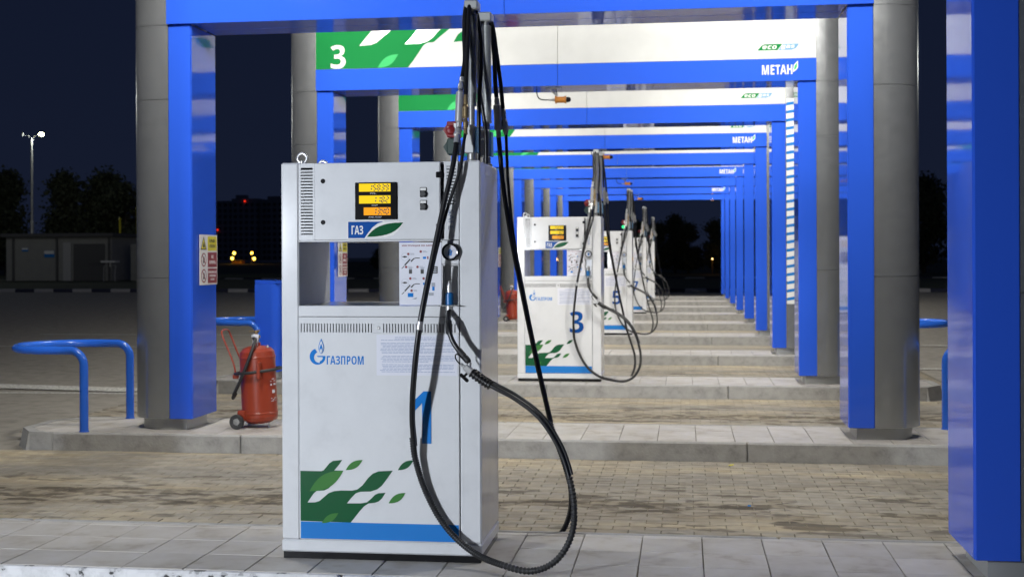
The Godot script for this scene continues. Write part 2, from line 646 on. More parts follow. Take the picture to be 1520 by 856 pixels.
func _islands() -> void:
	# kerb stones round a core; square tiles on top, one by one on the near islands
	var x0 := -5.52
	var x1 := 2.53
	var tip := 0.44
	var t := 0.05
	var names := ["first", "second", "third", "fourth", "fifth", "sixth", "seventh", "eighth", "ninth", "last"]
	var tile_st := new_st()
	box(tile_st, Vector3(-0.1565, -0.03, -0.1565), Vector3(0.1565, 0, 0.1565), 0.0025)
	var tile_mesh := tile_st.commit()
	var half_st := new_st()
	box(half_st, Vector3(-0.1565, -0.03, -0.028), Vector3(0.1565, 0, 0.028), 0.0025)
	var strip_mesh := half_st.commit()
	for k in range(1, 11):
		var isl := thing("island_pavement", "%s raised tiled island from the camera with its grey kerb" % names[k - 1] if k > 1 else "nearest raised tiled island with a worn white kerb", "", Vector3(0, 0, -kerb_of(k)), "raised islands in a row", "structure")
		var km: Material = M["white kerb paint"] if k == 1 else M["kerb concrete"]
		# core
		var st := new_st()
		var plan := PackedVector2Array([Vector2(x0, t), Vector2(x1, t), Vector2(x1 + tip - t, 0.32), Vector2(x1 + tip - t, WIDE - 0.32), Vector2(x1, WIDE - t), Vector2(x0, WIDE - t), Vector2(x0 - tip + t, WIDE - 0.32), Vector2(x0 - tip + t, 0.32)])
		var lay := Transform3D(Basis(Vector3(1, 0, 0), Vector3(0, 0, -1), Vector3(0, 1, 0)), Vector3.ZERO)
		prism(st, plan, 0.0, TOP - 0.012, lay)
		part(isl, "core", st, M["joint"])
		# kerb stones, front and back
		for side in 2:
			var z := 0.0 if side == 0 else -WIDE + t
			var xs := [x0, -3.8, -1.65, 0.5, x1]
			for i in xs.size() - 1:
				st = new_st()
				box(st, Vector3(xs[i] + 0.003, -0.05, z - t), Vector3(xs[i + 1] - 0.003, TOP, z), 0.012)
				part(isl, "kerb_stone", st, km if side == 0 else M["kerb concrete"])
		# noses: three leaning stones at either end
		for e in 2:
			var sx := -1.0 if e == 0 else 1.0
			var xe := x0 if e == 0 else x1
			var outer := [Vector2(xe, 0), Vector2(xe + sx * tip * 0.55, 0.06), Vector2(xe + sx * tip, 0.32), Vector2(xe + sx * tip, WIDE - 0.32), Vector2(xe + sx * tip * 0.55, WIDE - 0.06), Vector2(xe, WIDE)]
			for i in outer.size() - 1:
				var a: Vector2 = outer[i]
				var b: Vector2 = outer[i + 1]
				var mid := Vector2(xe - sx * 0.2, WIDE / 2)
				st = new_st()
				var lo: Array[Vector3] = []
				var hi: Array[Vector3] = []
				for q in [a, b, b + (mid - b).normalized() * 0.09, a + (mid - a).normalized() * 0.09]:
					var out: Vector2 = (q - mid).normalized() * 0.045 if i > 0 and i < 4 else Vector2.ZERO
					lo.append(Vector3(q.x + out.x, -0.05, -(q.y + out.y)))
					hi.append(Vector3(q.x, TOP - 0.001, -q.y))
				var c := (lo[0] + lo[2] + hi[0] + hi[2]) / 4.0
				quad(st, hi[0], hi[1], hi[2], hi[3], Vector3.UP)
				for s in 4:
					var n := (s + 1) % 4
					quad(st, lo[s], lo[n], hi[n], hi[s], (lo[s] + hi[n]) / 2.0 - c)
				part(isl, "kerb_stone", st, km)
		for e in 2:
			var sx := -1.0 if e == 0 else 1.0
			var xe := x0 if e == 0 else x1
			st = new_st()
			prism(st, PackedVector2Array([Vector2(xe - sx * 0.14, t + 0.002), Vector2(xe, t + 0.002), Vector2(xe + sx * 0.20, 0.12), Vector2(xe + sx * 0.36, 0.35), Vector2(xe + sx * 0.36, WIDE - 0.35), Vector2(xe + sx * 0.20, WIDE - 0.12), Vector2(xe, WIDE - t - 0.002), Vector2(xe - sx * 0.14, WIDE - t - 0.002)]), TOP - 0.011, TOP - 0.005, lay)
			part(isl, "nose_slab", st, M["tile 1"])
		# tiles
		var pitch := 0.318
		var merged := new_st()
		var first := -0.232 - pitch * 19
		for i in 32:
			var cx := first + pitch * (i + 0.5)
			for r in 4:
				var cz := 0.056 + pitch * (r + 0.5)
				var strip := r == 3
				if strip:
					cz = 0.056 + pitch * 3 + 0.032
				var lim := tip - 0.1 if (r == 1) else 0.12
				if cx < x0 - lim + 0.1 or cx > x1 + lim - 0.1:
					continue
				var at := Vector3(cx + rng.randf_range(-0.001, 0.001), TOP - rng.randf_range(0.0, 0.002), -cz)
				var tilt := Basis.from_euler(Vector3(rng.randf_range(-0.004, 0.004), rng.randf_range(-0.003, 0.003), rng.randf_range(-0.004, 0.004)))
				if k <= 4:
					var o := part(isl, "tile", strip_mesh if strip else tile_mesh, M["tile %d" % rng.randi_range(0, 3)])
					o.transform = Transform3D(tilt, at)
				else:
					var h := 0.1565
					var hz := 0.028 if strip else h
					box(merged, at - Vector3(h, 0.03, hz), at + Vector3(h, 0, hz), 0.0)
		if k > 4:
			part(isl, "tile_field", merged, M["tile 0"]).set_meta("kind", "stuff")


func _lanes() -> void:
	var names := ["first", "second", "third", "fourth", "fifth", "sixth", "seventh", "eighth", "ninth"]
	var st := new_st()
	box(st, Vector3(-0.0985, -0.012, -0.0485), Vector3(0.0985, 0, 0.0485), 0.0035)
	var block := st.commit()
	for k in range(1, 10):
		var d0 := kerb_of(k) + WIDE
		var lane := thing("lane_pavement", "%s sandy block paved drive lane between the islands" % names[k - 1], "", Vector3(0, 0, -d0), "paved lanes between the islands", "structure")
		var bed := new_st()
		quad(bed, Vector3(-6.4, 0.005, 0), Vector3(3.4, 0.005, 0), Vector3(3.4, 0.005, -3.517), Vector3(-6.4, 0.005, -3.517), Vector3.UP)
		part(lane, "bed", bed, M["joint"] if k <= 3 else M["paver 0"])
		if k > 3:
			continue
		var rest := [new_st(), new_st(), new_st()]
		var singles := 0
		for r in 35:
			var z := -0.008 - 0.1002 * (r + 0.5)
			for i in 49:
				var x := -6.35 + 0.2 * i + (0.1 if r % 2 else 0.0)
				if x > 3.35:
					continue
				var y := 0.0135 + rng.randf_range(-0.0015, 0.0015)
				var tone := rng.randi_range(0, 2)
				var seen := x > -4.4 and x < 1.75 and not (x > -2.35 and x < -1.15 and r < 30)
				if k == 1 and seen and singles < 300:
					singles += 1
					var o := part(lane, "paver", block, M["paver %d" % tone])
					o.position = Vector3(x, y, z)
					o.rotation = Vector3(rng.randf_range(-0.012, 0.012), rng.randf_range(-0.008, 0.008), rng.randf_range(-0.008, 0.008))
				else:
					var xf := Transform3D(Basis.from_euler(Vector3(rng.randf_range(-0.012, 0.012), rng.randf_range(-0.008, 0.008), rng.randf_range(-0.008, 0.008))), Vector3(x, y, z))
					rest[tone].append_from(block, 0, xf)
		for q in 3:
			part(lane, "paver_field", rest[q], M["paver %d" % q]).set_meta("kind", "stuff")


# ------------------------------------------------------------------ portals

func _portals() -> void:
	var names := ["nearest", "second", "third", "fourth", "fifth", "sixth", "seventh", "eighth", "ninth", "last"]
	for k in range(1, 11):
		var label := "%s blue portal frame with grey rounded columns in the row" % names[k - 1]
		if k == 3:
			label = "third blue portal frame, its green and white fascia numbered 3"
		elif k == 4:
			label = "fourth blue portal frame, a blue and white striped sheet on its column"
		var p := thing("portal_frame", label, "portal", Vector3(MID, TOP, -front_of(k)), "blue portal frames over the islands")
		_column(p, -1.0, k)
		_column(p, 1.0, k)
		_beam(p, k)


var column_meshes := {}

func _column(p: Node3D, s: float, k: int) -> void:
	# blue front and inner panels, then a grey wrap with a rounded outer end; local x = 0 in the middle of the portal
	var c := Node3D.new()
	c.name = "column"
	p.add_child(c, true)
	var y0 := 0.102
	var xin := 2.8345 * s
	var xout := 3.0385 * s
	var top := CEIL - TOP + 0.2
	if not column_meshes.has(s):
		var st := new_st()
		box(st, Vector3(minf(xin, xout), y0, -0.05), Vector3(maxf(xin, xout), BEAM - TOP - 0.002, 0), 0.004)
		var front := st.commit()
		st = new_st()
		# inner cheek, rounded at the front edge
		var e0 := xin
		var e1 := xin + s * 0.03
		box(st, Vector3(minf(e0, e1) - (0.006 if s > 0 else 0.0), y0, -0.60), Vector3(maxf(e0, e1) + (0.006 if s < 0 else 0.0), BEAM - TOP - 0.002, -0.012), 0.006)
		var cheek := st.commit()
		# the grey wrap: sheets one above the other with fine seams
		var wraps := []
		var r := 0.31
		var poly := PackedVector2Array()
		var xa := xout + s * 0.002
		poly.append(Vector2(xin + s * 0.034, -0.054))
		poly.append(Vector2(xa, -0.054))
		poly.append(Vector2(xa, 0.0))
		for i in 21:
			var a := PI / 2 - PI * i / 20.0
			poly.append(Vector2(xout + s * (0.10 + cos(a) * r), -r + sin(a) * r))
		poly.append(Vector2(xin + s * 0.034, -0.62))
		var lay := Transform3D(Basis(Vector3(1, 0, 0), Vector3(0, 0, 1), Vector3(0, 1, 0)), Vector3.ZERO)
		for seg in [[y0, 1.35], [1.354, 2.93], [2.934, BEAM - TOP - 0.002], [BEAM - TOP + 0.002, top]]:
			st = new_st()
			var q := poly
			if seg[0] > 3.0:   # beside the beam: only the outer part goes on up
				q = PackedVector2Array()
				for v in poly:
					q.append(Vector2(maxf(v.x * s, 3.0405) * s, v.y))
				q.remove_at(1)
				q.remove_at(0)
			prism(st, q, seg[0], seg[1], lay, true)
			wraps.append(st.commit())
		st = new_st()
		var pl := PackedVector2Array([Vector2(xin + s * 0.07, -0.07), Vector2(xout + s * 0.08, -0.05)])
		for i in 13:
			var a := PI / 2 - PI * i / 12.0
			pl.append(Vector2(xout + s * (0.10 + cos(a) * 0.25), -0.31 + sin(a) * 0.25))
		pl.append(Vector2(xin + s * 0.07, -0.55))
		prism(st, pl, 0.0, y0 + 0.02, lay, true)
		column_meshes[s] = [front, cheek, wraps, st.commit()]
	var ms: Array = column_meshes[s]
	part(c, "front_panel", ms[0], M["blue panel"])
	part(c, "inner_panel", ms[1], M["blue panel"])
	for w in ms[2]:
		part(c, "cladding_sheet", w, M["grey cladding"])
	part(c, "plinth", ms[3], M["galvanised"])
	if k == 4 and s > 0:
		_striped_sheet(c, xout)


func _striped_sheet(c: Node3D, xout: float) -> void:
	# a thin white sheet with slanted blue stripes, wrapped on the grey outer end
	var st := new_st()
	var bls: Array[SurfaceTool] = []
	for j in 25:
		bls.append(new_st())
	var y0 := 0.78
	var y1 := 3.94
	var pts: Array[Vector2] = []
	var run: Array[float] = []
	pts.append(Vector2(xout + 0.012, 0.004))
	for i in 9:
		var a := PI / 2 - PI / 2 * i / 8.0
		pts.append(Vector2(xout + 0.10 + cos(a) * 0.314, -0.31 + sin(a) * 0.314))
	run.append(0.0)
	for i in range(1, pts.size()):
		run.append(run[i - 1] + pts[i].distance_to(pts[i - 1]))
	for i in pts.size() - 1:
		var n := Vector3(pts[i + 1].y - pts[i].y, 0, -(pts[i + 1].x - pts[i].x)) * -1.0
		var a := Vector3(pts[i].x, 0, pts[i].y)
		var b := Vector3(pts[i + 1].x, 0, pts[i + 1].y)
		quad(st, a + Vector3.UP * y0, b + Vector3.UP * y0, b + Vector3.UP * y1, a + Vector3.UP * y1, n)
		var off := n.normalized() * 0.002
		for j in 25:
			var ya := y0 + 0.05 + j * 0.125 + run[i] * 0.16
			var yb := y0 + 0.05 + j * 0.125 + run[i + 1] * 0.16
			quad(bls[j], a + off + Vector3.UP * ya, b + off + Vector3.UP * yb, b + off + Vector3.UP * (yb + 0.045), a + off + Vector3.UP * (ya + 0.045), n)
	part(c, "striped_sheet", st, M["white print"], "white sheet with slanted blue stripes")
	for j in 25:
		part(c, "stripe", bls[j], M["blue print"])


var beam_meshes := {}

func _beam(p: Node3D, k: int) -> void:
	var b := Node3D.new()
	b.name = "beam"
	p.add_child(b, true)
	var y := BEAM - TOP
	var h := 0.262
	var x := 3.0385
	var seam := -0.0235
	if beam_meshes.is_empty():
		for e in [["blue_l", -x, seam - 0.002, y, y + h - 0.001], ["blue_r", seam + 0.002, x, y, y + h - 0.001], ["white_l", -x, seam - 0.002, y + h + 0.001, y + 1.02], ["white_r", seam + 0.002, x, y + h + 0.001, y + 1.02]]:
			var st := new_st()
			box(st, Vector3(e[1], e[3], -0.03), Vector3(e[2], e[4], 0.045), 0.002)
			beam_meshes[e[0]] = st.commit()
		var st := new_st()
		box(st, Vector3(-x + 0.002, y + 0.04, -0.58), Vector3(x - 0.002, y + 1.0, -0.032), 0.0)
		beam_meshes["core"] = st.commit()
		for e in [["soffit_a", -0.30, -0.033], ["soffit_b", -0.60, -0.306]]:
			st = new_st()
			box(st, Vector3(-2.826, y + 0.003, e[1]), Vector3(2.826, y + 0.038, e[2]), 0.003)
			beam_meshes[e[0]] = st.commit()
		st = new_st()
		box(st, Vector3(-x + 0.004, y + 0.044, -0.62), Vector3(x - 0.004, y + 1.01, -0.584), 0.004)
		beam_meshes["back"] = st.commit()
	for e in ["blue_l", "blue_r"]:
		part(b, "blue_panel", beam_meshes[e], M["blue panel"])
	for e in ["white_l", "white_r"]:
		part(b, "fascia_panel", beam_meshes[e], M["white panel"])
	part(b, "core", beam_meshes["core"], M["dull steel"])
	part(b, "soffit_panel", beam_meshes["soffit_a"], M["blue panel"])
	part(b, "soffit_panel", beam_meshes["soffit_b"], M["blue panel"])
	part(b, "back_panel", beam_meshes["back"], M["white panel"])
	if k == 1:
		return
	# print on the fascia, in the beam's own x and height
	var z := 0.0455
	var f := func(pts: Array) -> PackedVector2Array:
		var out := PackedVector2Array()
		for q in pts:
			out.append(Vector2(q.x - MID, q.y - TOP))
		return out
	var edge := PackedVector2Array([Vector2(-x + 0.003, y + h + 0.003), Vector2(-3.364 - MID, y + h + 0.003)])
	for q in [[-3.30, 4.10], [-3.23, 4.20], [-3.167, 4.29], [-3.12, 4.318], [-3.04, 4.325], [-2.95, 4.40], [-2.86, 4.47], [-2.70, 4.60], [-2.55, 4.776]]:
		edge.append(Vector2(q[0] - MID, q[1] - TOP))
	edge.append(Vector2(-x + 0.003, y + 1.017))
	flat(b, "green_print", edge, z, 0.0012, M["green print"])
	var w1: PackedVector2Array = f.call([Vector2(-3.976, 4.302), Vector2(-3.92, 4.37), Vector2(-3.843, 4.458), Vector2(-3.72, 4.60), Vector2(-3.40, 4.60), Vector2(-3.56, 4.50), Vector2(-3.68, 4.40), Vector2(-3.76, 4.335), Vector2(-3.83, 4.31)])
	var w2: PackedVector2Array = f.call([Vector2(-3.404, 4.308), Vector2(-3.34, 4.37), Vector2(-3.264, 4.46), Vector2(-3.15, 4.60), Vector2(-2.80, 4.60), Vector2(-2.983, 4.455), Vector2(-3.05, 4.38), Vector2(-3.12, 4.335), Vector2(-3.21, 4.312)])
	flat(b, "white_print", w1, z + 0.0014, 0.0012, M["white print"])
	flat(b, "white_print", w2, z + 0.0014, 0.0012, M["white print"])
	flat(b, "leaf_print", f.call([Vector2(-2.794, 4.321), Vector2(-2.74, 4.41), Vector2(-2.67, 4.46), Vector2(-2.52, 4.47), Vector2(-2.57, 4.39), Vector2(-2.64, 4.33)]), z, 0.0012, M["green print"])
	flat(b, "leaf_print", leaf(-3.745 - MID, 4.024 - TOP, -3.487 - MID, 4.188 - TOP), z + 0.0014, 0.0012, M["light green print"])
	if k == 3:
		lettering(b, "number", "3", -4.34 - MID, 4.028 - TOP, z + 0.0026, 0.19, 0.29, M["white print"])
	# round-cornered emblem and the name of the fuel
	var gx := 0.862 - MID
	var gy := 4.122 - TOP
	flat(b, "emblem_green", PackedVector2Array([Vector2(gx, gy), Vector2(gx + 0.05, gy + 0.055), Vector2(gx + 0.085, gy + 0.072), Vector2(gx + 0.29, gy + 0.072), Vector2(gx + 0.235, gy)]), z, 0.0012, M["green print"])
	flat(b, "emblem_blue", PackedVector2Array([Vector2(gx + 0.245, gy), Vector2(gx + 0.30, gy + 0.072), Vector2(gx + 0.486, gy + 0.072), Vector2(gx + 0.45, gy + 0.02), Vector2(gx + 0.40, gy)]), z, 0.0012, M["pale blue print"])
	lettering(b, "emblem_word", "eco", gx + 0.055, gy + 0.014, z + 0.0014, 0.165, 0.042, M["white print"], bold, 0.25)
	lettering(b, "emblem_word", "gas", gx + 0.27, gy + 0.008, z + 0.0014, 0.155, 0.050, M["white print"], bold, 0.25)
	if k % 2 == 1:
		lettering(b, "fuel_name", "МЕТАН", 0.916 - MID, 3.835 - TOP, z, 0.352, 0.112, M["white print"])
		var lx := 1.274 - MID
		var ly := 3.858 - TOP
		flat(b, "leaf_mark", PackedVector2Array([Vector2(lx, ly), Vector2(lx + 0.012, ly + 0.085), Vector2(lx + 0.058, ly + 0.135), Vector2(lx + 0.060, ly + 0.055), Vector2(lx + 0.038, ly + 0.025)]), z, 0.0012, M["white print"])
		flat(b, "leaf_mark", PackedVector2Array([Vector2(lx + 0.011, ly + 0.022), Vector2(lx + 0.021, ly + 0.080), Vector2(lx + 0.048, ly + 0.110), Vector2(lx + 0.049, ly + 0.060), Vector2(lx + 0.032, ly + 0.034)]), z + 0.0014, 0.0012, M["light green print"])


# ------------------------------------------------------------------ canopy and its lamps

func _canopy() -> void:
	var c := thing("canopy", "flat white canopy resting on the grey columns above the portals", "canopy", Vector3(MID, CEIL, -6.05))
	var st := new_st()
	box(st, Vector3(-3.95, 0.03, -43.5), Vector3(3.95, 0.5, 0.0), 0.02)
	part(c, "roof", st, M["white panel"])
	st = new_st()
	box(st, Vector3(-3.9, 0.0, -43.4), Vector3(3.9, 0.028, -0.05), 0.0)
	part(c, "ceiling", st, M["white panel"])
	var names := ["first", "second", "third", "fourth", "fifth", "sixth", "seventh", "eighth", "ninth"]
	for k in 9:
		for e in 2:
			# floodlights hung behind each beam, turned down the row
			var at := Vector3([MID - 2.55, MID + 2.55][e], CEIL, -(front_of(k + 1) + 1.75))
			var l := thing("canopy_lamp", "square floodlight under the canopy behind the %s beam, %s one" % [names[k], ["left", "right"][e]], "lamp", at, "canopy floodlights over the lanes")
			st = new_st()
			box(st, Vector3(-0.03, -0.46, -0.03), Vector3(0.03, -0.001, 0.03), 0.004)
			part(l, "stem", st, M["galvanised"])
			var head := Node3D.new()
			head.name = "lamp_head"
			l.add_child(head)
			head.position.y = -0.52
			head.rotation.x = -PI / 2 + deg_to_rad(LAMP_TILT)
			st = new_st()
			box(st, Vector3(-0.28, -0.28, -0.04), Vector3(0.28, 0.28, 0.06), 0.008)
			part(head, "housing", st, M["galvanised"])
			st = new_st()
			box(st, Vector3(-0.24, -0.24, -0.047), Vector3(0.24, 0.24, -0.0405), 0.002)
			part(head, "diffuser", st, M["lamp white"])
			var a := AreaLight3D.new()
			a.name = "lamp_light"
			a.area_size = Vector2(0.48, 0.48)
			a.area_normalize_energy = true
			a.light_energy = LAMP_ENERGY
			a.light_color = Color(1.0, 0.985, 0.955)
			a.area_range = 40.0
			a.shadow_enabled = true
			a.position.z = -0.055
			head.add_child(a)


# ------------------------------------------------------------------ dispensers

func _dispensers() -> void:
	var proto: Node3D = null
	var words := ["near white gas dispenser numbered 1 with a long black hose loop", "second white gas dispenser down the row, numbered 3", "third white gas dispenser, numbered 5, half behind number 3", "fourth white gas dispenser, numbered 7, far down the row", "farthest white gas dispenser in front of the dark trees"]
	for i in 5:
		var d: Node3D
		if i == 0:
			d = _make_dispenser()
			proto = d
		else:
			d = proto.duplicate()
			d.name = numbered("gas_dispenser")
			add_child(d)
		d.position = Vector3(-2.04, TOP, -(6.34 + PITCH * 2 * i))
		d.set_meta("label", words[i])
	var n := 0
	for c in get_children():
		if c.name.begins_with("gas_dispenser"):
			lettering(c, "number", ["1", "3", "5", "7", "9"][n], 0.668 if n == 0 else 0.645, 0.594, 0.0065, 0.108 if n == 0 else 0.17, 0.262, M["blue print"] if n == 0 else M["deep blue print"])
			var sig: Node3D = c.get_node("signal")
			var st := new_st()
			lathe(st, [[0.0, 0.016], [0.018, 0.010], [0.026, 0.0]], 16, Transform3D(Basis(Vector3.RIGHT, PI / 2), Vector3(-0.016, -0.133 if n == 2 else -0.045, 0.040)))
			part(sig, "lens", st, M["green signal glow"] if n == 2 else M["signal red"])
			n += 1


func _make_dispenser() -> Node3D:
	var d := thing("gas_dispenser", "", "gas dispenser", Vector3.ZERO, "gas dispensers down the row")
	var W := 1.03
	var B := -0.59
	var st: SurfaceTool
	var white: Material = M["cabinet white"]
	# carcass
	for e in [[0.0, 0.092], [0.922, W]]:
		st = new_st()
		box(st, Vector3(e[0], 0.096, B), Vector3(e[1], 2.01, 0.0), 0.008)
		part(d, "side_post", st, white)
	st = new_st()
	box(st, Vector3(-0.002, 0.034, B - 0.002), Vector3(W + 0.002, 0.095, 0.004), 0.008)
	part(d, "base", st, white)
	st = new_st()
	box(st, Vector3(0.006, 0.0, B + 0.006), Vector3(W - 0.006, 0.034, -0.004), 0.0)
	part(d, "plinth", st, M["black plastic"])
	# head
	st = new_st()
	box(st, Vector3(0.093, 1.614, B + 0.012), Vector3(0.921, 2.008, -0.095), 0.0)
	part(d, "head_housing", st, M["slot_shade_grey"])
	st = new_st()
	box(st, Vector3(0.093, 1.608, B + 0.012), Vector3(0.831, 1.6135, -0.002), 0.0)
	part(d, "window_ceiling", st, white)
	st = new_st()
	box(st, Vector3(0.178, 1.616, -0.0215), Vector3(0.826, 2.006, 0.005), 0.004)
	part(d, "display_door", st, white)
	st = new_st()
	for e in [[0.093, 1.6145, 0.921, 1.622], [0.093, 1.998, 0.921, 2.0075]]:
		box(st, Vector3(e[0], e[1], -0.094), Vector3(e[2], e[3], -0.0225), 0.0)
	part(d, "head_flange", st, white)
	for y in [1.68, 1.94]:
		st = new_st()
		box(st, Vector3(0.806, y - 0.015, 0.0052), Vector3(0.840, y + 0.015, 0.014), 0.003)
		part(d, "hinge", st, M["black plastic"])
	_vent(d, 0.094, 0.176, 1.616, 2.006, 0.104, 0.166, 1.644, 1.984, 0.0157)
	_vent(d, 0.845, 0.920, 1.616, 2.006, 0.857, 0.907, 1.792, 1.984, 0.0157)
	for y in [1.915, 1.706]:
		st = new_st()
		lathe(st, [[0.0, 0.005], [0.011, 0.005], [0.0125, 0.0]], 16, Transform3D(Basis(Vector3.RIGHT, PI / 2), Vector3(0.222, y, 0.005)))
		part(d, "lock", st, M["black plastic"])
	_display(d)
	# the fuel sign under the display
	flat(d, "sign_white", PackedVector2Array([Vector2(0.350, 1.620), Vector2(0.645, 1.706), Vector2(0.350, 1.712)]) if false else PackedVector2Array([Vector2(0.350, 1.6215), Vector2(0.441, 1.6215), Vector2(0.447, 1.6285), Vector2(0.545, 1.628), Vector2(0.585, 1.638), Vector2(0.612, 1.660), Vector2(0.644, 1.7065), Vector2(0.540, 1.7065), Vector2(0.540, 1.7115), Vector2(0.350, 1.7115)]), 0.0052, 0.001, M["white print"])
	flat(d, "sign_blue", PackedVector2Array([Vector2(0.353, 1.625), Vector2(0.437, 1.625), Vector2(0.455, 1.650), Vector2(0.478, 1.678), Vector2(0.505, 1.698), Vector2(0.537, 1.708), Vector2(0.353, 1.708)]), 0.0064, 0.001, M["deep blue print"])
	flat(d, "sign_leaf", leaf(0.450, 1.631, 0.638, 1.703, 0.62), 0.0064, 0.001, M["dark green print"])
	lettering(d, "sign_word", "ГАЗ", 0.371, 1.644, 0.0076, 0.060, 0.044, M["white print"])
	# switches
	for y in [1.828, 1.764]:
		st = new_st()
		box(st, Vector3(0.724, y, 0.0052), Vector3(0.758, y + 0.050, 0.011), 0.002)
		var sw := part(d, "switch", st, M["black plastic"])
		st = new_st()
		box(st, Vector3(0.7265, y + 0.034, 0.0112), Vector3(0.7555, y + 0.047, 0.0120), 0.0)
		part(sw, "label_plate", st, M["white print"])
		st = new_st()
		lathe(st, [[0.0, 0.016], [0.012, 0.016], [0.014, 0.012], [0.015, 0.0]], 18, Transform3D(Basis(Vector3.RIGHT, PI / 2), Vector3(0.742, y + 0.016, 0.011)))
		part(sw, "knob", st, M["rubber"])
	# the maker's name written downwards
	var nm := lettering(d, "side_name", "SAFE", 0, 0, 0, 0.10, 0.026, M["text blue print"], plainfont)
	nm.transform = Transform3D(Basis(Vector3.BACK, -PI / 2), Vector3(0.868, 1.765, 0.0056)) * nm.transform
	# through window: shelf, holder block, gauge
	st = new_st()
	box(st, Vector3(0.093, 1.229, B + 0.01), Vector3(0.921, 1.284, 0.003), 0.003)
	part(d, "shelf", st, white)
	st = new_st()
	box(st, Vector3(0.833, 1.286, B + 0.012), Vector3(0.921, 1.612, -0.066), 0.0)
	part(d, "holder_block", st, white)
	st = new_st()
	box(st, Vector3(0.833, 1.492, -0.064), Vector3(0.921, 1.612, 0.002), 0.003)
	part(d, "gauge_panel", st, white)
	st = new_st()
	box(st, Vector3(0.835, 1.286, -0.0655), Vector3(0.919, 1.490, -0.055), 0.0)
	box(st, Vector3(0.833, 1.286, -0.0545), Vector3(0.838, 1.490, 0.001), 0.001)
	box(st, Vector3(0.916, 1.286, -0.0545), Vector3(0.921, 1.490, 0.001), 0.001)
	box(st, Vector3(0.8385, 1.484, -0.0545), Vector3(0.9155, 1.490, 0.0), 0.001)
	part(d, "holder_cup", st, M["steel"])
	_gauge(d)
	_poster(d)
	# lower part
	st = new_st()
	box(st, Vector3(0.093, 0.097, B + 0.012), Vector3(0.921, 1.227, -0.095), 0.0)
	part(d, "lower_housing", st, M["slot_shade_grey"])
	_lower_door(d)
	# eye bolts for lifting
	for e in [[0.098, 2.036, -0.05, 0.024], [0.072, 2.034, -0.52, 0.022]]:
		st = new_st()
		var ring := PackedVector3Array()
		for i in 21:
			var a := TAU * i / 20.0
			ring.append(Vector3(e[0] + cos(a) * e[3], e[1] + sin(a) * e[3], e[2]))
		tube(st, ring, 0.008, 8, false)
		lathe(st, [[0.014, 0.0], [0.014, 0.012], [0.008, 0.016]], 12, Transform3D(Basis(), Vector3(e[0], 2.009, e[2])))
		part(d, "eye_bolt", st, M["steel"])
	_masts(d)
	_hoses(d)
	return d


func _vent(d: Node3D, x0: float, x1: float, y0: float, y1: float, a0: float, a1: float, b0: float, b1: float, pitch: float) -> void:
	# a sheet with a column of slots: margins and bars before a housing coloured dark to give the shade in the slots
	var st := new_st()
	box(st, Vector3(x0, y0, -0.0215), Vector3(a0, y1, -0.002), 0.001)
	box(st, Vector3(a1, y0, -0.0215), Vector3(x1, y1, -0.002), 0.001)
	box(st, Vector3(a0, y0, -0.0212), Vector3(a1, b0, -0.0021), 0.0)
	box(st, Vector3(a0, b1, -0.0212), Vector3(a1, y1, -0.0021), 0.0)
	var y := b0
	while y + pitch < b1 + 0.001:
		box(st, Vector3(a0, y + 0.006, -0.012), Vector3(a1, minf(y + pitch, b1), -0.0021), 0.001)
		y += pitch
	part(d, "vent_grille", st, M["cabinet white"])


func _seven(st: SurfaceTool, ch: String, x: float, y: float, w: float, h: float, z: float) -> void:
	var on: String = {"0": "abcdef", "1": "bc", "2": "abged", "3": "abgcd", "4": "fgbc", "5": "afgcd", "8": "abcdefg", "9": "abcfgd"}[ch]
	var t := 0.0060
	var s := 0.12
	var seg := {"a": [0.0, 1.0, 1.0, 1.0], "d": [0.0, 0.0, 1.0, 0.0], "g": [0.0, 0.5, 1.0, 0.5], "f": [0.0, 0.5, 0.0, 1.0], "b": [1.0, 0.5, 1.0, 1.0], "e": [0.0, 0.0, 0.0, 0.5], "c": [1.0, 0.0, 1.0, 0.5]}
	for c in on:
		var q: Array = seg[c]
		var a := Vector2(x + q[0] * w + s * q[1] * h, y + q[1] * h)
		var b := Vector2(x + q[2] * w + s * q[3] * h, y + q[3] * h)
		var dir := (b - a).normalized()
		a += dir * t * 0.35
		b -= dir * t * 0.35
		var nrm := Vector2(-dir.y, dir.x) * t / 2.0
		prism(st, PackedVector2Array([a, a + dir * t / 2 + nrm, b - dir * t / 2 + nrm, b, b - dir * t / 2 - nrm, a + dir * t / 2 - nrm]), z, z + 0.0006)


func _display(d: Node3D) -> void:
	var st := new_st()
	box(st, Vector3(0.390, 1.718, 0.0052), Vector3(0.608, 1.906, 0.013), 0.003)
	var dp := part(d, "display", st, M["black plastic"])
	var rows := [[0.412, 1.859, 1.899, "158.39", "display yellow", "РУБ.", 0.470], [0.412, 1.799, 1.839, "11.82", "display yellow", "НМ³", 0.478], [0.436, 1.740, 1.779, "13.40", "display amber", "РУБ./НМ³", 0.462]]
	for r in rows:
		st = new_st()
		box(st, Vector3(r[0], r[1], 0.0131), Vector3(0.574, r[2], 0.0142), 0.0)
		part(dp, "screen", st, M[r[4]])
		st = new_st()
		var text: String = r[3]
		var x := 0.570
		for i in range(text.length() - 1, -1, -1):
			var ch := text[i]
			if ch == ".":
				prism(st, rect(x - 0.002, r[1] + 0.004, x + 0.002, r[1] + 0.008), 0.0144, 0.015)
				continue
			x -= 0.0215
			_seven(st, ch, x, r[1] + 0.0055, 0.0130, 0.0290, 0.0144)
		part(dp, "digits", st, M["black print"])
		var wide: float = 0.030 if r[5].length() <= 4 else 0.066
		lettering(dp, "caption", r[5], r[6], r[1] - 0.014, 0.0132, wide, 0.009, M["grey print"])


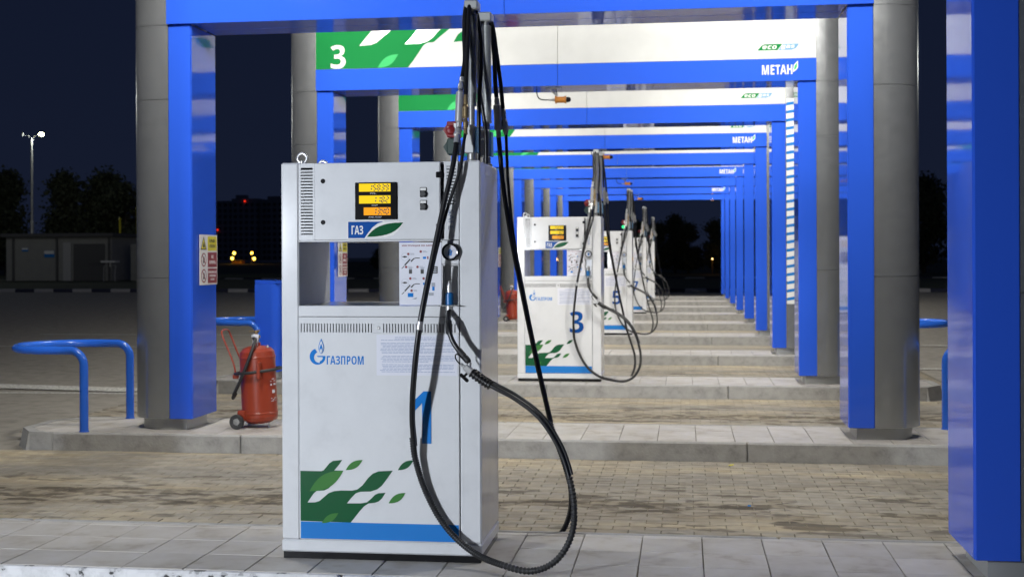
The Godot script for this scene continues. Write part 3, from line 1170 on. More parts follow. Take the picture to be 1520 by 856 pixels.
func _gauge(d: Node3D) -> void:
	var c := Vector3(0.879, 1.554, 0.002)
	var turn := Transform3D(Basis(Vector3.RIGHT, PI / 2), c)
	var st := new_st()
	lathe(st, [[0.041, 0.0], [0.043, 0.004], [0.043, 0.024], [0.040, 0.028], [0.034, 0.027], [0.033, 0.014]], 32, turn)
	var g := part(d, "pressure_gauge", st, M["black plastic"])
	st = new_st()
	lathe(st, [[0.0, 0.014], [0.034, 0.014]], 32, turn)
	part(g, "dial", st, M["paper"])
	st = new_st()
	prism(st, PackedVector2Array([Vector2(-0.014, -0.018), Vector2(0.006, -0.020), Vector2(0.010, 0.002), Vector2(-0.003, 0.020), Vector2(-0.010, 0.004)]), 0.0146, 0.0150, Transform3D(Basis(), c))
	part(g, "dial_print", st, M["blue print"])
	st = new_st()
	prism(st, PackedVector2Array([Vector2(-0.012, -0.010), Vector2(-0.010, -0.013), Vector2(0.022, 0.014)]), 0.0156, 0.0164, Transform3D(Basis(), c))
	part(g, "needle", st, M["black print"])
	st = new_st()
	lathe(st, [[0.0, 0.0205], [0.0335, 0.0205]], 32, turn)
	part(g, "glass", st, M["glass"])


func _poster(d: Node3D) -> void:
	# printed filling instructions on a board at the mouth of the window
	var st := new_st()
	box(st, Vector3(0.614, 1.287, -0.010), Vector3(0.831, 1.602, -0.001), 0.001)
	var p := part(d, "instruction_board", st, M["paper"])
	lettering(p, "heading", "ИНСТРУКЦИЯ ПО ЗАПРАВКЕ", 0.629, 1.580, -0.0006, 0.192, 0.010, M["red print"])
	var red := new_st()
	var black := new_st()
	var blue := new_st()
	var thin := new_st()
	var z := -0.0006
	var zt := 0.0002
	for q in [[0.661, 1.544], [0.725, 1.556], [0.650, 1.479], [0.708, 1.479], [0.671, 1.421], [0.739, 1.421], [0.677, 1.360]]:
		prism(red, arc(Vector2(q[0], q[1]), 0.0065, 0, 330, 11), z, zt)
		for i in 2:
			prism(thin, rect(q[0] + 0.010, q[1] + 0.001 - i * 0.005, q[0] + 0.010 + rng.randf_range(0.016, 0.028), q[1] + 0.0035 - i * 0.005), z, zt)
	for y in [1.530, 1.400]:
		# a hose and its nozzle
		prism(black, PackedVector2Array([Vector2(0.627, y), Vector2(0.642, y + 0.005), Vector2(0.655, y + 0.002), Vector2(0.655, y - 0.002), Vector2(0.642, y - 0.005)]), z, zt)
		prism(black, PackedVector2Array([Vector2(0.640, y - 0.040), Vector2(0.668, y - 0.010), Vector2(0.673, y - 0.014), Vector2(0.645, y - 0.045)]), z, zt)
		prism(black, PackedVector2Array([Vector2(0.626, y - 0.058), Vector2(0.639, y - 0.045), Vector2(0.641, y - 0.048), Vector2(0.628, y - 0.060)]), z, zt)
		prism(black, PackedVector2Array([Vector2(0.672, y - 0.022), Vector2(0.686, y - 0.008), Vector2(0.700, y - 0.004), Vector2(0.720, y - 0.004), Vector2(0.720, y - 0.008), Vector2(0.700, y - 0.008), Vector2(0.690, y - 0.012), Vector2(0.678, y - 0.026)]), z, zt)
		prism(blue, rect(0.736, y - 0.011, 0.752, y), z, zt)
		prism(red, rect(0.758, y - 0.012, 0.764, y + 0.002), z, zt)
		for i in 24:
			var a := deg_to_rad(i * 15.0)
			var a2 := deg_to_rad(i * 15.0 + 15.0)
			var cc := Vector2(0.644, y)
			prism(thin, PackedVector2Array([cc + Vector2(cos(a), sin(a)) * 0.0195, cc + Vector2(cos(a2), sin(a2)) * 0.0195, cc + Vector2(cos(a2), sin(a2)) * 0.0188, cc + Vector2(cos(a), sin(a)) * 0.0188]), z, zt)
	for x in [0.672, 0.732]:
		prism(black, rect(x - 0.008, 1.445, x + 0.008, 1.466), z, zt)
		prism(thin, rect(x - 0.008, 1.467, x + 0.008, 1.474), z, zt)
	prism(black, rect(0.780, 1.446, 0.811, 1.482), z, zt)
	for i in 3:
		prism(thin, rect(0.784, 1.451 + i * 0.010, 0.806, 1.457 + i * 0.010), zt, zt + 0.0004)
	prism(blue, rect(0.658, 1.328, 0.686, 1.348), z, zt)
	prism(thin, PackedVector2Array([Vector2(0.680, 1.318), Vector2(0.706, 1.328), Vector2(0.700, 1.316)]), z, zt)
	prism(blue, rect(0.783, 1.360, 0.795, 1.380), z, zt)
	prism(thin, rect(0.779, 1.380, 0.798, 1.400), z, zt)
	prism(thin, rect(0.765, 1.335, 0.790, 1.350), z, zt)
	part(p, "print_red", red, M["red print"]).set_meta("kind", "stuff")
	part(p, "print_black", black, M["black print"]).set_meta("kind", "stuff")
	part(p, "print_blue", blue, M["blue print"]).set_meta("kind", "stuff")
	part(p, "print_grey", thin, M["grey print"]).set_meta("kind", "stuff")


func _lower_door(d: Node3D) -> void:
	var st := new_st()
	var z0 := -0.0235
	var z1 := 0.004
	box(st, Vector3(0.0945, 0.098, z0), Vector3(0.9195, 1.150, z1), 0.003)
	box(st, Vector3(0.0945, 1.193, z0), Vector3(0.9195, 1.2265, z1), 0.002)
	for e in [[0.0945, 0.1025], [0.483, 0.531], [0.911, 0.9195]]:
		box(st, Vector3(e[0], 1.150, z0), Vector3(e[1], 1.193, z1 - 0.0003), 0.0)
	for g in [0.1025, 0.531]:
		for i in 25:
			var x: float = g + i * 0.0152 + 0.0060
			box(st, Vector3(x, 1.150, z0 + 0.012), Vector3(x + 0.0092, 1.193, z1 - 0.0003), 0.0)
	var door := part(d, "lower_door", st, M["cabinet white"])
	st = new_st()
	box(st, Vector3(0.0935, 1.2225, -0.094), Vector3(0.9205, 1.2265, -0.0245), 0.0)
	box(st, Vector3(0.0935, 0.0975, -0.094), Vector3(0.9205, 0.1015, -0.0245), 0.0)
	part(door, "door_flange", st, M["cabinet white"])
	st = new_st()
	lathe(st, [[0.0, 0.004], [0.006, 0.004], [0.0075, 0.002], [0.009, 0.0]], 18, Transform3D(Basis(Vector3.RIGHT, PI / 2), Vector3(0.508, 1.172, 0.004)))
	part(door, "lock", st, M["dull steel"])
	# the emblem: a G with a flame, then the name
	var z := 0.0042
	var gc := Vector2(0.190, 1.026)
	var big := arc(gc, 0.041, 108, 330, 22)
	var small := arc(gc + Vector2(0.009, -0.004), 0.0275, 318, 112, 20)
	var g := PackedVector2Array()
	g.append_array(big)
	g.append_array(small)
	flat(door, "emblem_ring", g, z, 0.0012, M["blue print"])
	var bowl := PackedVector2Array([Vector2(0.186, 1.030), Vector2(0.231, 1.030)])
	bowl.append_array(arc(Vector2(0.199, 1.022), 0.032, 2, -88, 9))
	bowl.append_array(arc(Vector2(0.199, 1.022), 0.019, -80, -2, 7))
	bowl.append(Vector2(0.214, 1.024))
	bowl.append(Vector2(0.192, 1.024))
	flat(door, "emblem_bowl", bowl, z, 0.0012, M["blue print"])
	var k := 0
	for e in [[0.0145, 1.040, 1.118, "blue print"], [0.0115, 1.043, 1.108, "white print"], [0.0085, 1.046, 1.092, "blue print"], [0.0045, 1.048, 1.068, "white print"]]:
		var fl := PackedVector2Array()
		for i in 13:
			var t := i / 12.0
			fl.append(Vector2(0.210 - e[0] * sin(PI * pow(t, 0.72)), lerpf(e[1], e[2], t)))
		for i in range(11, 0, -1):
			var t := i / 12.0
			fl.append(Vector2(0.210 + e[0] * sin(PI * pow(t, 0.72)), lerpf(e[1], e[2], t)))
		flat(door, "emblem_flame", fl, z + 0.0013 * (k + 1), 0.0012, M[e[3]])
		k += 1
	lettering(door, "company_name", "ГАЗПРОМ", 0.238, 0.987, z, 0.192, 0.043, M["blue print"])
	# notice sheet with lines of small print
	st = new_st()
	box(st, Vector3(0.497, 0.934, 0.0042), Vector3(0.912, 1.138, 0.0050), 0.0)
	var sheet := part(door, "notice_sheet", st, M["paper"])
	var lines := new_st()
	for i in 25:
		var y := 1.124 - i * 0.0072
		if i in [3, 12, 18]:
			continue
		var a: float = 0.512 + (0.08 if i < 2 else rng.randf_range(0.0, 0.02))
		var b: float = 0.90 - (0.10 if i < 2 else (rng.randf_range(0.05, 0.2) if i in [7, 11, 17, 23] else rng.randf_range(0.0, 0.012)))
		var x := a
		while x < b:
			var w := rng.randf_range(0.010, 0.032)
			prism(lines, rect(x, y, minf(x + w, b), y + 0.0024), 0.0051, 0.0054)
			x += w + 0.003
	part(sheet, "small_print", lines, M["text blue print"])
	# leaf picture above the blue band
	flat(door, "blue_band", rect(0.099, 0.103, 0.915, 0.189), z, 0.0010, M["blue print"])
	var px := func(pts: Array) -> PackedVector2Array:
		var out := PackedVector2Array()
		for q in pts:
			out.append(Vector2(0.0962 + (q[0] - 68) * 0.000770, 0.446 - (q[1] - 172) * 0.000756))
		return out
	flat(door, "green_field", px.call([[70, 172], [212, 172], [228, 166], [245, 146], [268, 118], [292, 102], [355, 94], [332, 128], [300, 166], [362, 166], [330, 210], [290, 258], [262, 286], [232, 301], [180, 305], [158, 325], [118, 384], [170, 382], [200, 372], [225, 350], [262, 318], [300, 304], [345, 299], [420, 298], [455, 290], [490, 262], [530, 210], [560, 182], [600, 166], [694, 160], [655, 215], [620, 262], [590, 286], [545, 302], [475, 305], [445, 316], [412, 350], [386, 384], [480, 382], [520, 374], [548, 350], [575, 322], [598, 312], [645, 308], [622, 345], [600, 366], [575, 376], [530, 382], [500, 402], [470, 436], [410, 512], [71, 508]]), z, 0.0010, M["dark green print"])
	for q in [[132, 308, 362, 166], [378, 162, 492, 92], [665, 378, 778, 306], [215, 520, 328, 450]]:
		var a: PackedVector2Array = px.call([[q[0], q[1]], [q[2], q[3]]])
		flat(door, "leaf_print", leaf(a[0].x, a[0].y, a[1].x, a[1].y), z + 0.0012, 0.0010, M["leaf green print"])
	var a2: PackedVector2Array = px.call([[728, 156], [832, 88]])
	flat(door, "leaf_print", leaf(a2[0].x, a2[0].y, a2[1].x, a2[1].y), z + 0.0012, 0.0010, M["dark green print"])


func _masts(d: Node3D) -> void:
	for e in [[0.960, -0.16, 2.80, 0.966], [0.995, -0.44, 2.79, 0.993]]:
		var st := new_st()
		tube(st, PackedVector3Array([Vector3(e[0], 2.0, e[1]), Vector3(e[0], 2.3, e[1]), Vector3(e[3], e[2], e[1])]), 0.017, 12)
		var mast := part(d, "hose_mast", st, M["dull steel"])
		# corrugated spring sleeve
		st = new_st()
		var pts := PackedVector3Array()
		for i in 300:
			var t := i / 299.0
			pts.append(Vector3(lerpf(e[0], e[3], t) + 0.002, lerpf(2.30 if e[1] > -0.3 else 2.24, e[2] - 0.03, t), e[1]))
		tube(st, pts, ribbed(pts, 0.0240, 0.0030), 14)
		part(mast, "spring_sleeve", st, M["galvanised"])
		st = new_st()
		box(st, Vector3(e[3] - 0.035, e[2] - 0.012, e[1] - 0.05), Vector3(e[3] + 0.035, e[2] + 0.035, e[1] + 0.05), 0.006)
		part(mast, "top_bracket", st, M["galvanised"])
		st = new_st()
		box(st, Vector3(e[0] - 0.028, 2.055, e[1] + 0.02), Vector3(e[0] + 0.020, 2.20, e[1] + 0.055), 0.004)
		part(mast, "junction_box", st, M["galvanised"])
		st = new_st()
		box(st, Vector3(e[0] + 0.024, 2.06, e[1] - 0.03), Vector3(e[0] + 0.032, 2.19, e[1] + 0.045), 0.002)
		part(mast, "name_plate", st, M["pale blue print"])
		st = new_st()
		lathe(st, [[0.03, 0.0], [0.03, 0.012], [0.021, 0.016], [0.021, 0.05]], 16, Transform3D(Basis(), Vector3(e[0], 2.009, e[1])))
		part(mast, "socket", st, M["dull steel"])
	# two-colour signal beside the mast, hoods to the side
	var sig := Node3D.new()
	sig.name = "signal"
	d.add_child(sig)
	sig.position = Vector3(0.868, 2.224, -0.20)
	for e in [[0.0, "signal red"], [-0.088, "signal green"]]:
		var st := new_st()
		box(st, Vector3(-0.038, e[0] - 0.082, -0.05), Vector3(0.024, e[0], 0.04), 0.004)
		prism(st, PackedVector2Array([Vector2(-0.0385, e[0] - 0.012), Vector2(-0.058, e[0] - 0.043), Vector2(-0.0385, e[0] - 0.074)]), -0.04, 0.03)
		var h := part(sig, "signal_head", st, M[e[1]])
		st = new_st()
		box(st, Vector3(0.0, e[0] - 0.074, 0.0402), Vector3(0.020, e[0] - 0.010, 0.0425), 0.0)
		part(h, "plate", st, M["white print"])
	var st2 := new_st()
	box(st2, Vector3(-0.012, -0.215, -0.02), Vector3(0.012, -0.172, 0.01), 0.0)
	part(sig, "bracket", st2, M["dull steel"])


func _hose(d: Node3D, called: String, pts: PackedVector3Array, r: float, m: Material) -> MeshInstance3D:
	var st := new_st()
	tube(st, pts, r, 12)
	return part(d, called, st, m)


func _coupling(d: Node3D, a: Vector3, b: Vector3, prof: Array, m: Material) -> void:
	# turned fitting between two points; prof: [radius, share of the length]
	var st := new_st()
	var y := (b - a).normalized()
	var x := y.cross(Vector3.BACK).normalized()
	var l := a.distance_to(b)
	var pr := []
	for e in prof:
		pr.append([e[0], e[1] * l])
	lathe(st, pr, 16, Transform3D(Basis(x, y, x.cross(y)), a))
	part(d, "coupling", st, m)


func _hoses(d: Node3D) -> void:
	var V := func(x: float, y: float, z: float) -> Vector3: return Vector3(x, y, z)
	var main := [V.call(0.953, 2.822, -0.160), V.call(0.940, 2.806, -0.125), V.call(0.935, 2.661, -0.100), V.call(0.941, 2.521, -0.080), V.call(0.930, 2.433, -0.060), V.call(0.927, 2.360, -0.020)]
	_hose(d, "hose", along(main), 0.0125, M["rubber"])
	_coupling(d, V.call(0.927, 2.365, -0.02), V.call(0.919, 2.165, -0.012), [[0.010, 0.0], [0.012, 0.02], [0.022, 0.06], [0.022, 0.78], [0.014, 0.82], [0.014, 0.93], [0.010, 1.0]], M["steel"])
	_coupling(d, V.call(0.931, 2.43, -0.06), V.call(0.927, 2.366, -0.02), [[0.014, 0.0], [0.014, 0.3], [0.010, 0.35], [0.016, 0.6], [0.016, 0.8], [0.010, 1.0]], M["steel"])
	var low := [V.call(0.919, 2.173, -0.010), V.call(0.913, 2.086, 0.025), V.call(0.897, 1.967, 0.050), V.call(0.853, 1.766, 0.075), V.call(0.801, 1.500, 0.110), V.call(0.750, 1.204, 0.150), V.call(0.716, 0.939, 0.142), V.call(0.698, 0.734, 0.100), V.call(0.705, 0.528, 0.060)]
	_hose(d, "hose", along(low), 0.0130, M["rubber"])
	_coupling(d, V.call(0.919, 2.173, -0.010), V.call(0.9135, 2.094, 0.022), [[0.010, 0.0], [0.018, 0.1], [0.018, 0.4], [0.0135, 0.45], [0.0165, 0.6], [0.0165, 1.0]], M["steel"])
	_coupling(d, V.call(0.751, 1.214, 0.149), V.call(0.7455, 1.172, 0.1505), [[0.0145, 0.0], [0.0152, 0.1], [0.0152, 0.9], [0.0145, 1.0]], M["steel"])
	var loop := [V.call(0.696, 0.631, 0.078), V.call(0.705, 0.528, 0.060), V.call(0.756, 0.359, 0.045), V.call(0.852, 0.194, 0.050), V.call(0.996, 0.082, 0.100), V.call(1.160, 0.044, 0.200), V.call(1.315, 0.036, 0.270), V.call(1.428, 0.088, 0.270), V.call(1.501, 0.206, 0.260), V.call(1.513, 0.346, 0.240), V.call(1.485, 0.484, 0.210), V.call(1.432, 0.619, 0.190), V.call(1.339, 0.751, 0.170), V.call(1.222, 0.838, 0.150), V.call(1.122, 0.889, 0.140), V.call(1.064, 0.920, 0.130), V.call(1.002, 0.961, 0.120)]
	var lp := along(loop, 0.0055)
	var cut := int(lp.size() * 0.735)
	var st := new_st()
	tube(st, lp.slice(0, cut), ribbed(lp.slice(0, cut), 0.0150, 0.0018), 12)
	part(d, "spring_guard", st, M["worn rubber"])
	_hose(d, "hose", lp.slice(cut - 2), 0.0115, M["rubber"])
	# the thin vent hose rides beside it
	var vent := PackedVector3Array()
	for i in range(cut - 2, lp.size(), 3):
		vent.append(lp[i] + Vector3(0.012, 0.014, -0.008))
	_hose(d, "vent_hose", vent, 0.008, M["rubber"])
	var n := lp.size()
	st = new_st()
	tube(st, lp.slice(n - 26), ribbed(lp.slice(n - 26), 0.0215, 0.003), 12)
	part(d, "grip", st, M["rubber"])
	var second := [V.call(0.960, 2.822, -0.160), V.call(0.958, 2.800, -0.115), V.call(0.955, 2.622, -0.080), V.call(0.953, 2.448, -0.050), V.call(0.954, 2.330, -0.020)]
	_hose(d, "hose", along(second), 0.011, M["rubber"])
	_coupling(d, V.call(0.954, 2.34, -0.02), V.call(0.955, 2.14, -0.005), [[0.010, 0.0], [0.012, 0.2], [0.009, 0.24], [0.015, 0.3], [0.015, 0.55], [0.009, 0.6], [0.013, 0.7], [0.013, 0.8], [0.009, 0.85], [0.011, 1.0]], M["brass"])
	_hose(d, "hose", along([V.call(0.955, 2.150, -0.006), V.call(0.949, 2.097, 0.015), V.call(0.934, 1.967, 0.036), V.call(0.872, 1.766, 0.056), V.call(0.808, 1.500, 0.088), V.call(0.7535, 1.204, 0.126), V.call(0.7195, 0.939, 0.118), V.call(0.7015, 0.734, 0.078), V.call(0.707, 0.590, 0.052)]), 0.0085, M["rubber"])
	# from the valve up to the parked nozzle
	_hose(d, "nozzle_hose", along([V.call(0.872, 1.268, 0.000), V.call(0.876, 1.225, 0.060), V.call(0.884, 1.180, 0.095), V.call(0.904, 1.119, 0.110), V.call(0.943, 1.063, 0.120), V.call(0.990, 1.012, 0.122)]), 0.0125, M["rubber"])
	_coupling(d, V.call(0.878, 1.215, 0.070), V.call(0.888, 1.150, 0.103), [[0.013, 0.0], [0.0165, 0.06], [0.0165, 0.94], [0.013, 1.0]], M["worn rubber"])
	_coupling(d, V.call(0.935, 1.074, 0.119), V.call(0.992, 1.010, 0.122), [[0.012, 0.0], [0.016, 0.05], [0.016, 0.5], [0.013, 0.52], [0.0165, 0.6], [0.0165, 0.85], [0.010, 1.0]], M["worn rubber"])
	var nz := Node3D.new()
	nz.name = "nozzle"
	d.add_child(nz)
	for e in [[[[0.006, 0.0], [0.010, 0.03], [0.010, 0.28], [0.0145, 0.32], [0.0145, 1.0]], "steel", 1.410, 1.350], [[[0.013, 0.0], [0.0215, 0.10], [0.0215, 0.92], [0.016, 1.0]], "nozzle blue", 1.352, 1.285], [[[0.018, 0.0], [0.018, 0.4], [0.013, 0.45], [0.0155, 0.6], [0.0155, 1.0]], "steel", 1.284, 1.232]]:
		st = new_st()
		var pr := []
		for q in e[0]:
			pr.append([q[0], -q[1] * (e[2] - e[3])])
		lathe(st, pr, 18, Transform3D(Basis(), Vector3(0.869, e[2], -0.005 if e[3] > 1.25 else 0.004)))
		part(nz, ["tip", "sleeve", "swivel"][[1.410, 1.352, 1.284].find(e[2])], st, M[e[1]])
	st = new_st()
	box(st, Vector3(0.826, 1.2845, 0.004), Vector3(0.922, 1.2885, 0.050), 0.001)
	part(d, "holder_plate", st, M["dull steel"])
	# three-way valve with its lever
	var val := Node3D.new()
	val.name = "valve"
	d.add_child(val)
	st = new_st()
	box(st, Vector3(-0.024, -0.017, -0.017), Vector3(0.024, 0.017, 0.017), 0.006, Transform3D(Basis(Vector3.BACK, -0.75), Vector3(0.985, 0.978, 0.121)))
	part(val, "body", st, M["steel"])
	st = new_st()
	box(st, Vector3(-0.006, -0.036, -0.009), Vector3(0.050, -0.019, 0.009), 0.005, Transform3D(Basis(Vector3.BACK, -0.75), Vector3(0.968, 0.972, 0.126)))
	box(st, Vector3(0.012, -0.024, -0.006), Vector3(0.024, 0.004, 0.006), 0.002, Transform3D(Basis(Vector3.BACK, -0.75), Vector3(0.968, 0.972, 0.122)))
	part(val, "lever", st, M["black plastic"])
	st = new_st()
	tube(st, along([V.call(0.990, 1.010, 0.125), V.call(0.965, 1.025, 0.132), V.call(0.935, 1.052, 0.134), V.call(0.924, 1.047, 0.134), V.call(0.928, 1.025, 0.133), V.call(0.952, 0.999, 0.128), V.call(0.978, 0.982, 0.124)], 0.006), 0.0035, 8)
	part(val, "bleed_line", st, M["black plastic"])
	_coupling(val, V.call(0.948, 1.004, 0.128), V.call(0.970, 0.988, 0.125), [[0.006, 0.0], [0.009, 0.1], [0.009, 0.5], [0.006, 0.55], [0.008, 0.7], [0.008, 1.0]], M["steel"])
	_coupling(val, V.call(0.992, 1.012, 0.122), V.call(0.990, 0.984, 0.121), [[0.010, 0.0], [0.010, 1.0]], M["steel"])
	# hoses of the far side
	_hose(d, "hose", along([V.call(0.997, 2.799, -0.440), V.call(1.015, 2.780, -0.458), V.call(1.027, 2.618, -0.500), V.call(1.031, 2.457, -0.520), V.call(1.038, 2.351, -0.540)]), 0.012, M["rubber"])
	_coupling(d, V.call(1.036, 2.39, -0.53), V.call(1.042, 2.17, -0.565), [[0.010, 0.0], [0.014, 0.05], [0.014, 0.18], [0.021, 0.2], [0.021, 0.78], [0.013, 0.82], [0.013, 1.0]], M["dull steel"])
	_hose(d, "hose", along([V.call(1.042, 2.175, -0.562), V.call(1.046, 2.099, -0.580), V.call(1.058, 1.935, -0.600), V.call(1.098, 1.642, -0.620), V.call(1.161, 1.310, -0.640), V.call(1.235, 0.941, -0.660), V.call(1.306, 0.603, -0.700)]), 0.0128, M["rubber"])
	var rear := along([V.call(1.300, 0.635, -0.697), V.call(1.306, 0.603, -0.700), V.call(1.375, 0.374, -0.760), V.call(1.403, 0.259, -0.790), V.call(1.405, 0.150, -0.825), V.call(1.385, 0.055, -0.85), V.call(1.340, -0.030, -0.87), V.call(1.24, -0.105, -0.89), V.call(1.05, -0.132, -0.90), V.call(0.85, -0.10, -0.90), V.call(0.68, 0.15, -0.85), V.call(0.55, 0.55, -0.76), V.call(0.42, 0.85, -0.72), V.call(0.30, 1.0, -0.66)], 0.0055)
	st = new_st()
	tube(st, rear, ribbed(rear, 0.0140, 0.0017), 10)
	part(d, "spring_guard", st, M["worn rubber"])
	_hose(d, "hose", along([V.call(0.997, 2.799, -0.440), V.call(1.022, 2.775, -0.458), V.call(1.040, 2.619, -0.510), V.call(1.057, 2.459, -0.540), V.call(1.068, 2.298, -0.560)]), 0.011, M["rubber"])
	_coupling(d, V.call(1.066, 2.33, -0.555), V.call(1.080, 2.19, -0.58), [[0.010, 0.0], [0.015, 0.1], [0.012, 0.4], [0.017, 0.5], [0.017, 0.8], [0.010, 1.0]], M["dull steel"])
	_hose(d, "hose", along([V.call(1.080, 2.195, -0.58), V.call(1.082, 2.081, -0.590), V.call(1.087, 1.935, -0.600), V.call(1.112, 1.642, -0.630), V.call(1.168, 1.310, -0.655), V.call(1.240, 0.941, -0.680), V.call(1.308, 0.62, -0.715)]), 0.0085, M["rubber"])
	# loops between the mast heads and the cabinet
	_hose(d, "hose", along([V.call(0.967, 2.822, -0.160), V.call(0.988, 2.765, -0.180), V.call(1.002, 2.641, -0.200), V.call(1.001, 2.505, -0.220), V.call(0.987, 2.334, -0.240), V.call(0.980, 2.010, -0.250)]), 0.011, M["rubber"])
	_hose(d, "hose", along([V.call(0.990, 2.80, -0.43), V.call(0.968, 2.76, -0.41), V.call(0.960, 2.6, -0.38), V.call(0.972, 2.4, -0.36), V.call(1.0, 2.2, -0.36), V.call(1.004, 2.010, -0.36)]), 0.010, M["rubber"])


# ------------------------------------------------------------------ rails, extinguishers, signs and so on

func _street_furniture() -> void:
	_rails()
	_extinguisher(Vector3(-3.83, TOP, -11.22), "red wheeled fire extinguisher on the second island beside the blue column")
	_extinguisher(Vector3(-4.03, TOP, -30.05), "far red wheeled fire extinguisher behind dispenser 3")
	_pillar()
	_signs()
	_detectors()
	_flood_lamp()
	_litter()


func _litter() -> void:
	var leafy := thing("fallen_leaf", "yellow fallen leaf on the paving by the second kerb", "leaf", Vector3(0.36, 0.018, -10.42))
	var st := new_st()
	prism(st, leaf(-0.022, -0.012, 0.026, 0.016), 0.0, 0.002, Transform3D(Basis(Vector3.RIGHT, -PI / 2 + 0.25), Vector3(0, 0.006, 0)))
	part(leafy, "blade", st, M["yellow print"])
	var scrap := thing("paper_scrap", "tiny blue scrap lying on the oil stained lane", "litter", Vector3(0.42, 0.017, -8.75))
	st = new_st()
	prism(st, PackedVector2Array([Vector2(-0.012, -0.007), Vector2(0.011, -0.010), Vector2(0.013, 0.006), Vector2(-0.005, 0.010)]), 0.0, 0.002, Transform3D(Basis(Vector3.RIGHT, -PI / 2 + 0.3), Vector3(0, 0.006, 0)))
	part(scrap, "sheet", st, M["blue print"])


func _rails() -> void:
	var words := {2: ["blue tubular guard rail round the nose of the second island, left end", "blue guard rail on the second island, right end"], 3: ["blue guard rail on the third island behind the red extinguisher", "blue guard rail on the third island, right end"], 4: ["blue guard rail on the fourth island, left end", "blue guard rail on the fourth island, right end"]}
	var mesh: ArrayMesh
	var st := new_st()
	var pts := PackedVector3Array()
	var h := 0.715
	var bend := 0.13
	var zf := 0.475
	pts.append(Vector3(0, 0, zf))
	pts.append(Vector3(0, h - bend, zf))
	for i in range(1, 9):
		var a := PI / 2 * i / 8.0
		pts.append(Vector3(-bend + bend * cos(a), h - bend + bend * sin(a), zf))
	for i in range(0, 25):
		var a := PI * i / 24.0
		pts.append(Vector3(-0.36 - sin(a) * 0.47, h, zf * cos(a)))
	for i in range(0, 9):
		var a := PI / 2 - PI / 2 * i / 8.0
		pts.append(Vector3(-bend + bend * cos(a), h - bend + bend * sin(a), -zf))
	pts.append(Vector3(0, 0, -zf))
	tube(st, pts, 0.037, 18)
	mesh = st.commit()
	st = new_st()
	lathe(st, [[0.045, 0.0], [0.045, 0.004], [0.037, 0.006]], 18)
	var foot := st.commit()
	for k in [2, 3, 4]:
		for e in 2:
			var sx := 1.0 if e == 0 else -1.0
			var at := Vector3(MID - 3.76 * sx, TOP, -(kerb_of(k) + WIDE / 2 - 0.02))
			var r := thing("guard_rail", words[k][e], "guard rail", at, "blue guard rails at the island ends")
			r.rotation.y = 0.0 if e == 0 else PI
			part(r, "rail_tube", mesh, M["blue tube"])
			for z in [-zf, zf]:
				part(r, "foot_plate", foot, M["blue tube"]).position = Vector3(0, 0.001, z)


